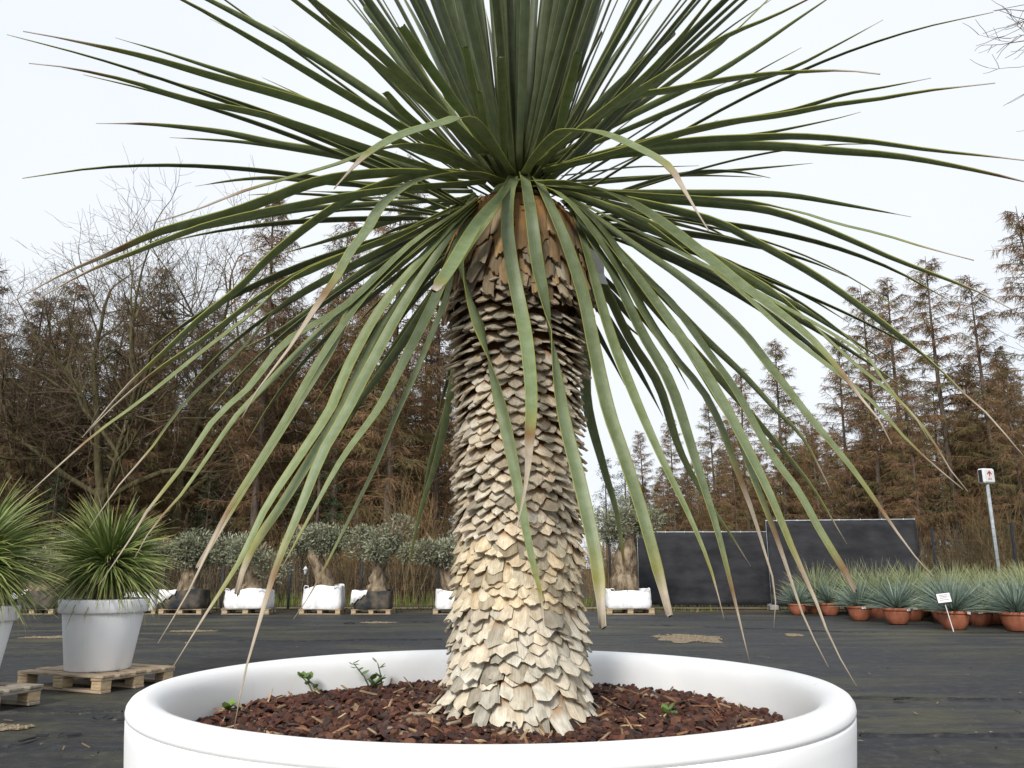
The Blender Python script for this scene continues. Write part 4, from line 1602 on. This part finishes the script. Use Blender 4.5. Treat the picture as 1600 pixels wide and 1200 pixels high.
GREEN = np.array([.205, .260, .100])
def leaf(P, width, normal_of, dry=.96, cut=False, yellow=0.0, seed=0, n=26, young=0.0):
    r = random.Random(seed)
    pts, L = resample(P, n)
    g = GREEN * r.uniform(.82, 1.2)
    g = g * (1 - yellow) + np.array([.19, .215, .05]) * yellow
    g = g * (1 - .55 * young)
    bluish = r.uniform(0, .35)
    g = g * (1 - bluish) + np.array([.165, .220, .160]) * bluish
    YEL, BRN, STR = np.array([.38, .34, .07]), np.array([.25, .15, .065]), np.array([.50, .43, .33])
    V, C, UV = [], [], []
    cols = (-1, -.86, -.42, 0, .42, .86, 1)
    prevN = None
    wob = r.uniform(0, 6)
    for i, p in enumerate(pts):
        t = i / (n - 1)
        T = (pts[min(i + 1, n - 1)] - pts[max(i - 1, 0)]).normalized()
        N = normal_of(t, p, T)
        N = (N - T * N.dot(T))
        N = N.normalized() if N.length > 1e-5 else (prevN or Vector((0, 0, 1)))
        if prevN is not None:
            N = (prevN - T * prevN.dot(T)).normalized().lerp(N, .35).normalized()
        prevN = N
        S = T.cross(N).normalized()
        w = width * (.62 + .38 * min(1, t / .30)) * (1 + .22 * max(0, 1 - t / .05))
        dead = max(0.0, (t - dry) / max(.02, 1 - dry))
        if cut:
            w *= 1 - .25 * max(0, (t - .6) / .4)
        else:
            w *= max(.05, (1 - max(0, (t - .42) / .58) ** 1.55))
        if dead > 0: w *= 1 - .38 * min(1, dead * 2)
        w *= 1 + .04 * math.sin(9 * t + wob)
        if t < dry - .09: c = g; al = 1.0 - .6 * young
        elif t < dry:
            k = (t - dry + .09) / .09
            c = g * (1 - k) + YEL * k * .8; al = 1 - k * .6
        elif dead < .05: c = BRN; al = 0.0
        else:
            k = min(1, (dead - .05) / .12)
            c = BRN * (1 - k) + STR * k; al = 0.0
        if t < .06: c = c * .7 + np.array([.30, .32, .12]) * .3
        curlv = .30 + .25 * min(1, dead)
        for q in (1, -1):
            for u in (cols if q == 1 else cols[::-1]):
                off = N * (abs(u) ** 1.4 * curlv * w * .5) + N * (q * .0007)
                rag = 0
                if cut and i == n - 1: rag = r.uniform(-.004, .004)
                V.append(tuple(p + S * (u * w * .5) + off + T * rag - yu.location))
                C.append((*c, al)); UV.append((u * .5 + .5, t * L))
    m = len(cols) * 2
    F = []
    for i in range(n - 1):
        for k in range(m):
            k2 = (k + 1) % m
            F.append((i * m + k, (i + 1) * m + k, (i + 1) * m + k2, i * m + k2))
    F.append(tuple(range(m)))
    F.append(tuple((n - 1) * m + k for k in range(m))[::-1])
    return MB().add(V, F, np.array(C), UV).build('leaf', M['leaf'], yu, True)


CROWN = Vector((TX, TY, 1.895))
def photo_leaf(px, wpx, near=True, dry=.96, cut=False, yellow=0.0, L=1.02, tw=.55, seed=0):
    """a leaf seen along the given points, base first; its depth follows from leaf length L and from hanging in one upright plane"""
    tip = ray(*px[-1])
    b = CROWN - EYEV
    tc = b.dot(tip)
    dmin = (b - tip * tc).length
    off = math.sqrt(max(0.0, L * L - dmin * dmin))
    Tp = EYEV + tip * (tc - off if near else tc + off)
    h = Vector((Tp.x - CROWN.x, Tp.y - CROWN.y, 0))
    az = h.normalized() if h.length > .05 else Vector((0, -1, 0))
    nrm = Vector((-az.y, az.x, 0))
    arc = [0]
    for a, c in zip(px[:-1], px[1:]): arc.append(arc[-1] + math.hypot(c[0] - a[0], c[1] - a[1]))
    s = [q / arc[-1] for q in arc]
    t_tip = (Tp - EYEV).length
    use_plane = abs(nrm.dot(tip)) > .30
    ts = []
    for q, p in zip(s, px):
        d = ray(*p)
        if q == 0:
            base = CROWN + az * .085
            ts.append((base - EYEV).dot(d)); continue
        if use_plane and abs(nrm.dot(d)) > .22:
            t = (CROWN - EYEV).dot(nrm) / nrm.dot(d)
        else:
            tcc = b.dot(d); dm = (b - d * tcc).length
            o = math.sqrt(max(0.0, (q * L) ** 2 - dm * dm))
            t = tcc - o if near else tcc + o
        ts.append(t)
    # keep the depth smooth along the blade
    co = np.polyfit(s, ts, 2 if len(px) > 3 else 1, w=[4] + [1] * (len(px) - 2) + [2])
    ts = [max(.55, float(np.polyval(co, q))) for q in s]
    if near:                                    # a near blade hangs clear of the trunk it crosses
        lim = []
        for i, (p, q) in enumerate(zip(px, s)):
            d = ray(*p); t = ts[i]
            if i:
                clear = .030 + .030 * min(1, i / 3)
                for _ in range(200):
                    w = EYEV + d * t
                    if w.z > 1.95 or math.hypot(w.x - TX, w.y - TY) >= core_r(w.z) + clear: break
                    t -= .004
            lim.append(t)
        for _ in range(3):
            sm = [lim[0]] + [min(lim[i], .25 * lim[i - 1] + .5 * lim[i] + .25 * lim[i + 1]) for i in range(1, len(lim) - 1)] + [lim[-1]]
            lim = sm
        ts = lim
    P = [EYEV + ray(*p) * t for p, t in zip(px, ts)]
    mid = P[len(P) // 2]
    wm = wpx * (mid - EYEV).length / FPX
    tilt = random.Random(seed).uniform(-.35, .35)

    def nf(t, p, T):
        view = (EYEV - p).normalized()
        side = Vector((-az.y, az.x, 0))
        up = side.cross(T)
        if up.z < 0 and abs(up.z) > .02: up = -up
        n = up.normalized() * tw + view * (1 - tw) * (1 if up.dot(view) > -.15 else -1) + side * tilt * .3
        return n.normalized() if n.length > 1e-4 else view
    return leaf(P, max(.009, min(.030, wm * .88)), nf, dry, cut, yellow, seed)


LV = [
 # (points base -> tip, width px, near, dry start, cut, yellow)
 ([(750,270),(650,235),(505,172),(330,120),(220,88),(90,59),(36,49)], 22, 1, .90, 0, 0),
 ([(745,268),(640,232),(500,168),(400,130),(325,105),(250,80),(180,59)], 14, 0, .94, 0, 0),
 ([(720,277),(580,235),(425,185),(300,158),(200,127),(105,106),(45,99)], 18, 1, .92, 0, 0),
 ([(715,282),(590,250),(450,230),(350,208),(240,195),(150,193)], 16, 0, .88, 0, 0),
 ([(730,288),(640,270),(525,245),(400,225),(320,218),(265,215)], 12, 0, .95, 0, 0),
 ([(740,262),(640,207),(550,155),(450,95),(360,42),(285,0),(180,-50)], 18, 1, .95, 0, 0),
 ([(750,262),(660,205),(575,145),(490,90),(410,45),(325,0),(220,-50)], 18, 0, .95, 0, 0),
 ([(750,240),(665,165),(600,112),(530,55),(458,0),(340,-95)], 20, 1, .95, 0, 0),
 ([(760,240),(645,135),(575,70),(488,0),(370,-100)], 20, 1, .95, 0, 0),
 ([(755,245),(675,145),(625,80),(570,10)], 20, 0, 1.1, 1, 0),
 ([(758,245),(650,130),(578,40)], 16, 0, 1.1, 1, 0),
 ([(768,240),(675,112),(627,42)], 18, 1, 1.1, 1, 0),
 ([(730,255),(645,190),(602,145)], 14, 1, 1.1, 1, 0),
 ([(800,272),(778,240),(748,200),(722,185),(690,195),(640,208),(595,228),(560,254),(522,295)], 26, 1, .86, 0, 0),
 ([(818,275),(838,245),(872,212),(905,205),(950,213),(1010,240),(1045,262),(1070,300),(1088,330),(1108,362)], 30, 1, .82, 0, 0),
 ([(765,275),(700,242),(640,230),(590,235),(530,257),(450,280),(380,300),(310,327),(245,347)], 22, 1, .83, 0, .35),
 ([(760,278),(665,272),(585,273),(500,285),(425,312),(350,338),(252,363),(180,394),(100,428),(18,472)], 24, 1, .80, 0, .25),
 ([(760,285),(600,300),(470,322),(330,352),(225,390),(135,426),(40,478)], 20, 1, .86, 0, .05),
 ([(720,312),(550,322),(450,332),(300,362)], 11, 0, .95, 0, 0),
 ([(730,292),(600,291),(500,285),(430,279),(375,281),(305,291)], 12, 0, .92, 0, 0),
 ([(740,300),(650,300),(550,302),(470,298)], 11, 0, .96, 0, 0),
 ([(710,313),(600,310),(535,314),(490,318)], 12, 0, .96, 0, 0),
 ([(785,285),(750,274),(700,273),(650,285),(600,320),(575,360),(545,400),(530,430),(495,480),(450,548),(405,606),(378,653)], 26, 1, .76, 0, .1),
 ([(760,276),(680,270),(600,290),(525,325),(432,395),(373,453),(315,498),(252,556),(193,610),(130,682)], 22, 1, .86, 0, .4),
 ([(730,315),(603,377),(495,417),(405,467),(315,534),(252,575),(180,633),(128,684)], 18, 1, .84, 0, 0),
 ([(740,315),(640,360),(463,435),(391,494),(310,556),(225,624),(157,673),(108,714),(30,785)], 20, 1, .88, 0, 0),
 ([(745,315),(600,390),(480,455),(427,489),(382,543),(292,628),(234,705),(189,755),(140,825)], 18, 1, .86, 0, 0),
 ([(746,308),(712,335),(620,390),(500,475),(430,520),(378,545)], 16, 0, .97, 0, 0),
 ([(745,305),(675,327),(585,354),(500,380),(435,398)], 14, 0, .97, 0, 0),
 ([(748,308),(715,333),(640,385),(540,480),(450,534),(391,606),(337,655),(288,727),(230,800),(209,835),(154,916)], 22, 1, .86, 0, 0),
 ([(750,309),(717,337),(600,430),(490,530),(410,610),(371,650),(332,705),(281,777),(239,823),(210,873)], 21, 1, .92, 0, .05),
 ([(755,325),(700,350),(639,390),(562,466),(517,552),(472,624),(427,696),(370,785),(312,887)], 34, 1, .90, 1, .08),
 ([(752,310),(720,331),(652,385),(576,457),(508,552),(450,651),(417,704),(358,797),(324,865),(295,925),(247,1005)], 22, 1, .80, 0, .05),
 ([(754,311),(720,340),(666,399),(598,480),(545,575),(518,640),(468,716),(417,793),(375,878),(320,963),(270,1043)], 25, 1, .90, 0, 0),
 ([(756,312),(711,350),(652,435),(585,535),(537,640),(494,708),(443,789),(392,865),(372,930)], 26, 1, .93, 1, .1),
 ([(758,313),(720,347),(686,395),(630,481),(572,588),(540,650),(506,708),(470,797),(434,882),(405,976),(383,1052),(366,1138)], 26, 1, .80, 0, .05),
 ([(757,315),(722,367),(702,417),(675,480),(627,575),(592,640),(536,716),(490,797),(440,888)], 22, 1, .97, 0, .08),
 ([(756,318),(717,390),(704,448),(690,490),(648,590),(618,655),(588,729),(528,848),(490,920),(459,967)], 18, 1, .92, 0, 0),
 ([(745,360),(725,480),(702,620),(672,720),(655,815)], 10, 0, .97, 0, 0),
 ([(748,365),(722,520),(690,690),(660,790),(647,844),(634,912)], 14, 0, .93, 0, 0),
 ([(750,315),(716,398),(684,453),(620,550),(560,630),(500,710)], 17, 0, .98, 0, 0),
 ([(745,325),(675,372),(585,448),(495,520),(470,538)], 15, 0, .98, 0, 0),
 ([(748,312),(690,395),(640,470),(598,530),(555,605)], 16, 0, .98, 0, 0),
 ([(800,278),(786,302),(748,347),(710,410),(679,457)], 21, 1, .93, 1, .05),
 ([(802,276),(790,298),(762,338),(735,380),(722,412),(736,465),(760,540),(785,640),(805,740),(828,860),(845,930),(850,982)], 27, 1, .93, 0, .14),
 ([(815,290),(806,281),(796,300),(792,350),(798,410),(812,480),(823,540),(830,620),(827,690),(822,755),(806,832)], 25, 1, .72, 0, .05),
 ([(818,272),(822,292),(829,335),(838,410),(850,473),(862,545),(880,655),(903,747),(930,870),(941,981)], 26, 1, .93, 1, .08),
 ([(838,280),(852,308),(873,354),(894,410),(912,470),(930,560),(950,645),(972,709),(1003,805),(1033,916),(1045,963)], 26, 1, .94, 1, .06),
 ([(835,297),(862,297),(905,335),(970,427),(1010,498),(1050,557),(1095,610),(1125,667),(1150,735),(1175,801),(1190,850),(1206,900),(1212,947),(1209,981)], 24, 1, .76, 0, 0),
 ([(855,298),(900,320),(947,368),(992,435),(1028,485),(1073,548),(1114,615),(1150,674),(1171,736),(1206,824),(1229,889),(1256,966),(1294,1042)], 34, 1, .80, 0, 0),
 ([(860,302),(905,325),(960,390),(1010,455),(1060,525),(1110,600),(1155,680),(1200,770),(1240,865),(1270,930),(1300,1005),(1338,1072)], 27, 1, .82, 0, 0),
 ([(825,288),(880,287),(947,300),(1015,336),(1082,386),(1150,440),(1204,480),(1262,525),(1308,575),(1343,620),(1370,651),(1393,694)], 28, 1, .88, 0, .05),
 ([(855,295),(920,315),(1000,350),(1082,404),(1150,453),(1231,525),(1307,584),(1366,633),(1420,692),(1465,732),(1505,765)], 26, 1, .92, 0, 0),
 ([(860,300),(940,320),(1040,365),(1195,453),(1262,503),(1330,566),(1397,620),(1447,674),(1483,732),(1512,768)], 24, 1, .92, 0, 0),
 ([(850,290),(960,310),(1105,345),(1177,379),(1262,426),(1330,471),(1397,521),(1465,575),(1510,620),(1546,651),(1600,714)], 25, 1, .87, 0, 0),
 ([(840,285),(1000,310),(1130,322),(1195,330),(1262,350),(1330,377),(1397,406),(1487,440),(1532,458),(1600,494)], 20, 1, .90, 0, 0),
 ([(850,290),(1000,305),(1160,316),(1240,330),(1307,350),(1375,366),(1442,386),(1522,407)], 16, 1, .93, 0, 0),
 ([(850,292),(950,302),(1172,303),(1240,307),(1307,318),(1375,330),(1424,339)], 14, 0, .93, 0, 0),
 ([(850,270),(950,245),(1100,232),(1200,230),(1300,237),(1400,245),(1500,262),(1600,284),(1640,296)], 22, 1, .92, 0, 0),
 ([(850,268),(960,237),(1080,222),(1175,217),(1250,215),(1350,222),(1450,235),(1550,245),(1610,252)], 20, 1, .95, 0, 0),
 ([(840,258),(880,225),(925,190),(985,155),(1050,143),(1125,128),(1200,117),(1275,112),(1325,111),(1375,116)], 22, 1, .90, 0, 0),
 ([(855,265),(960,240),(1100,200),(1225,180),(1300,165),(1375,155),(1450,142),(1555,130)], 17, 1, .94, 0, 0),
 ([(855,262),(1000,225),(1130,195),(1225,177),(1275,162),(1325,147),(1390,135),(1455,122)], 13, 0, .95, 0, 0),
 ([(855,268),(980,240),(1100,222),(1200,208),(1300,187),(1345,175)], 10, 0, .96, 0, 0),
 ([(850,258),(1000,195),(1110,150),(1230,110),(1300,75),(1380,31)], 12, 0, .95, 0, 0),
 ([(850,255),(980,185),(1105,123),(1175,80),(1240,35),(1320,-20)], 13, 0, .96, 0, 0),
 ([(848,248),(950,175),(1050,112),(1130,60),(1210,25),(1300,-20)], 18, 1, .96, 0, 0),
 ([(850,250),(900,215),(1000,165),(1135,62),(1240,-40)], 16, 0, .96, 0, 0),
 ([(850,245),(975,150),(1050,75),(1110,0),(1180,-85)], 18, 1, .96, 0, 0),
 ([(880,275),(990,262),(1040,261),(1092,259)], 9, 0, .97, 0, 0),
 ([(870,292),(1080,273),(1200,262),(1270,255)], 9, 0, .97, 0, 0),
 ([(870,285),(1075,275),(1190,277)], 8, 0, .97, 0, 0),
 ([(880,300),(1000,328),(1050,338),(1095,350)], 9, 0, .97, 0, 0),
 ([(880,302),(1000,335),(1082,357),(1178,380)], 9, 0, .97, 0, 0),
 ([(880,312),(960,355),(1000,378),(1048,408)], 9, 0, .97, 0, 0),
 ([(893,315),(924,430),(957,480),(983,512),(1024,543)], 9, 0, .97, 0, 0),
 ([(892,315),(918,400),(950,515),(990,620),(1033,717),(1079,812),(1110,889),(1131,966)], 23, 1, .93, 0, 0),
 ([(892,315),(920,390),(945,450),(983,530),(1028,602),(1060,700),(1095,767),(1141,835),(1173,885)], 18, 0, .95, 0, 0),
 ([(875,300),(992,386),(1069,440),(1150,512),(1195,566),(1262,651),(1330,732),(1390,816),(1420,858),(1459,903)], 26, 1, .88, 0, 0),
 ([(878,315),(960,400),(1037,463),(1105,552),(1150,615),(1202,709),(1244,766),(1282,835),(1313,885),(1334,925)], 23, 1, .96, 1, .08),
 ([(888,310),(935,360),(1028,455),(1096,525),(1159,584),(1213,642),(1253,683),(1285,740),(1302,775)], 15, 0, .90, 0, 0),
 ([(888,312),(930,370),(1010,470),(1123,593),(1195,674),(1260,750),(1300,812),(1323,850)], 21, 0, .95, 0, 0),
 ([(890,313),(922,375),(960,435),(1001,521),(1046,602),(1082,710),(1098,760),(1120,830),(1145,928),(1171,1035)], 26, 1, .88, 0, 0),
 ([(893,318),(912,420),(914,540),(916,629),(943,732),(964,805),(976,890),(981,925)], 21, 0, .92, 0, 0),
 ([(880,300),(1000,345),(1150,430),(1240,476),(1307,516),(1357,548),(1402,575)], 15, 0, .95, 0, 0),
 ([(880,305),(1050,390),(1217,476),(1298,521),(1357,561),(1388,606),(1433,656),(1451,687)], 16, 1, .93, 0, 0),
 ([(775,250),(745,160),(727,75)], 14, 1, 1.1, 1, 0),
 ([(788,250),(785,160),(782,90)], 15, 1, 1.1, 1, 0),
 ([(770,245),(757,195),(748,143)], 12, 1, 1.1, 1, 0),
 ([(865,245),(885,160),(903,84)], 16, 1, 1.1, 1, 0),
 ([(862,240),(960,140),(1055,51)], 15, 0, 1.1, 1, 0),
 ([(860,245),(950,160),(1028,80)], 14, 0, 1.1, 1, 0),
]
for i, (px, w, near, dry, cut, yel) in enumerate(LV):
    photo_leaf(px, w, bool(near), dry, bool(cut), min(.5, yel + (random.Random(i).uniform(0, .26) if near and px[-1][1] > 300 else 0)), 1.04 if not cut else (1.0 if px[-1][1] > 300 else .55), .62, 1000 + i)


# leaves of the upright head and those on the far side, spread round the axis
def grown_leaf(az, e, L, w, droop, seed, cut=False, z0=None):
    r = random.Random(seed)
    d0 = Vector((math.sin(az), -math.cos(az), 0))
    f = max(0.0, min(1.0, e / 1.5))
    p = Vector((TX, TY, 1.838 + .15 * f if z0 is None else z0)) + d0 * ((.088 - .066 * f) if z0 is None else .112)
    P = [p.copy()]
    n = 7
    sw = r.uniform(-.05, .05)
    for k in range(n):
        t = (k + .5) / n
        ee = e - droop * t * t
        if k == 0: ee = ee * .55 + .25
        dd = d0 * math.cos(ee) + Vector((-d0.y, d0.x, 0)) * sw * t + Vector((0, 0, math.sin(ee)))
        p = p + dd.normalized() * L / n
        P.append(p.copy())
    tz = r.uniform(-.35, .35)

    def nf(t, q, T):
        side = Vector((-d0.y, d0.x, 0))
        up = side.cross(T)
        if up.dot(Vector((0, 0, 1)) - d0 * .6) < 0: up = -up
        return (up + side * tz).normalized()
    return leaf(P, w, nf, 1.1 if cut else .95, cut, 0, seed, 18, 1.0)


r4 = random.Random(31)
N_UP = 158
for k in range(N_UP):
    q = (k + .5) / N_UP
    e = math.radians(36 + 52 * q ** .85)
    az = k * 2.39996 + r4.uniform(-.12, .12)
    cut = r4.random() < .07
    grown_leaf(az, e + r4.uniform(-.05, .05), r4.uniform(.34, .55) if cut else r4.uniform(.86, 1.08), r4.uniform(.0155, .0225), r4.uniform(.0, .18), 3000 + k, cut)
for k in range(44):
    az = math.radians(r4.uniform(72, 288))
    e = math.radians(r4.uniform(-26, 34))
    grown_leaf(az, e, r4.uniform(.72, 1.0), r4.uniform(.020, .027), r4.uniform(.2, .6), 4000 + k, False, 1.815 + .09 * max(0, e))

# white paper tag hanging beside the trunk
tg = at(936, 425, 1.78)
t = thing('plant_tag', 'white folded paper tag hanging from the right side of the trunk top', 'tag', tuple(tg), .35)
mb = MB()
vs, fs = [], []
zs = [(.13, .0), (.075, .008), (.03, -.004), (.0, .006), (-.030, -.002)]
for (z, y) in zs:
    for x in (-.024, .016):
        vs.append((x - z * .16, y, z))
fs = [(2 * k, 2 * k + 1, 2 * k + 3, 2 * k + 2) for k in range(len(zs) - 1)]
mb.add(vs, fs)
o = mb.build('paper_strip', M['label_white'], t)
sm = o.modifiers.new('thickness', 'SOLIDIFY'); sm.thickness = .0012
MB().tube([(-.04, .0, .13), (-.07, .02, .16), (-.10, .03, .165)], .0015, 5).build('tie', M['label_white'], t)
print('objects', len(bpy.data.objects), 'back bowls', cnt, 'scales', len(items))
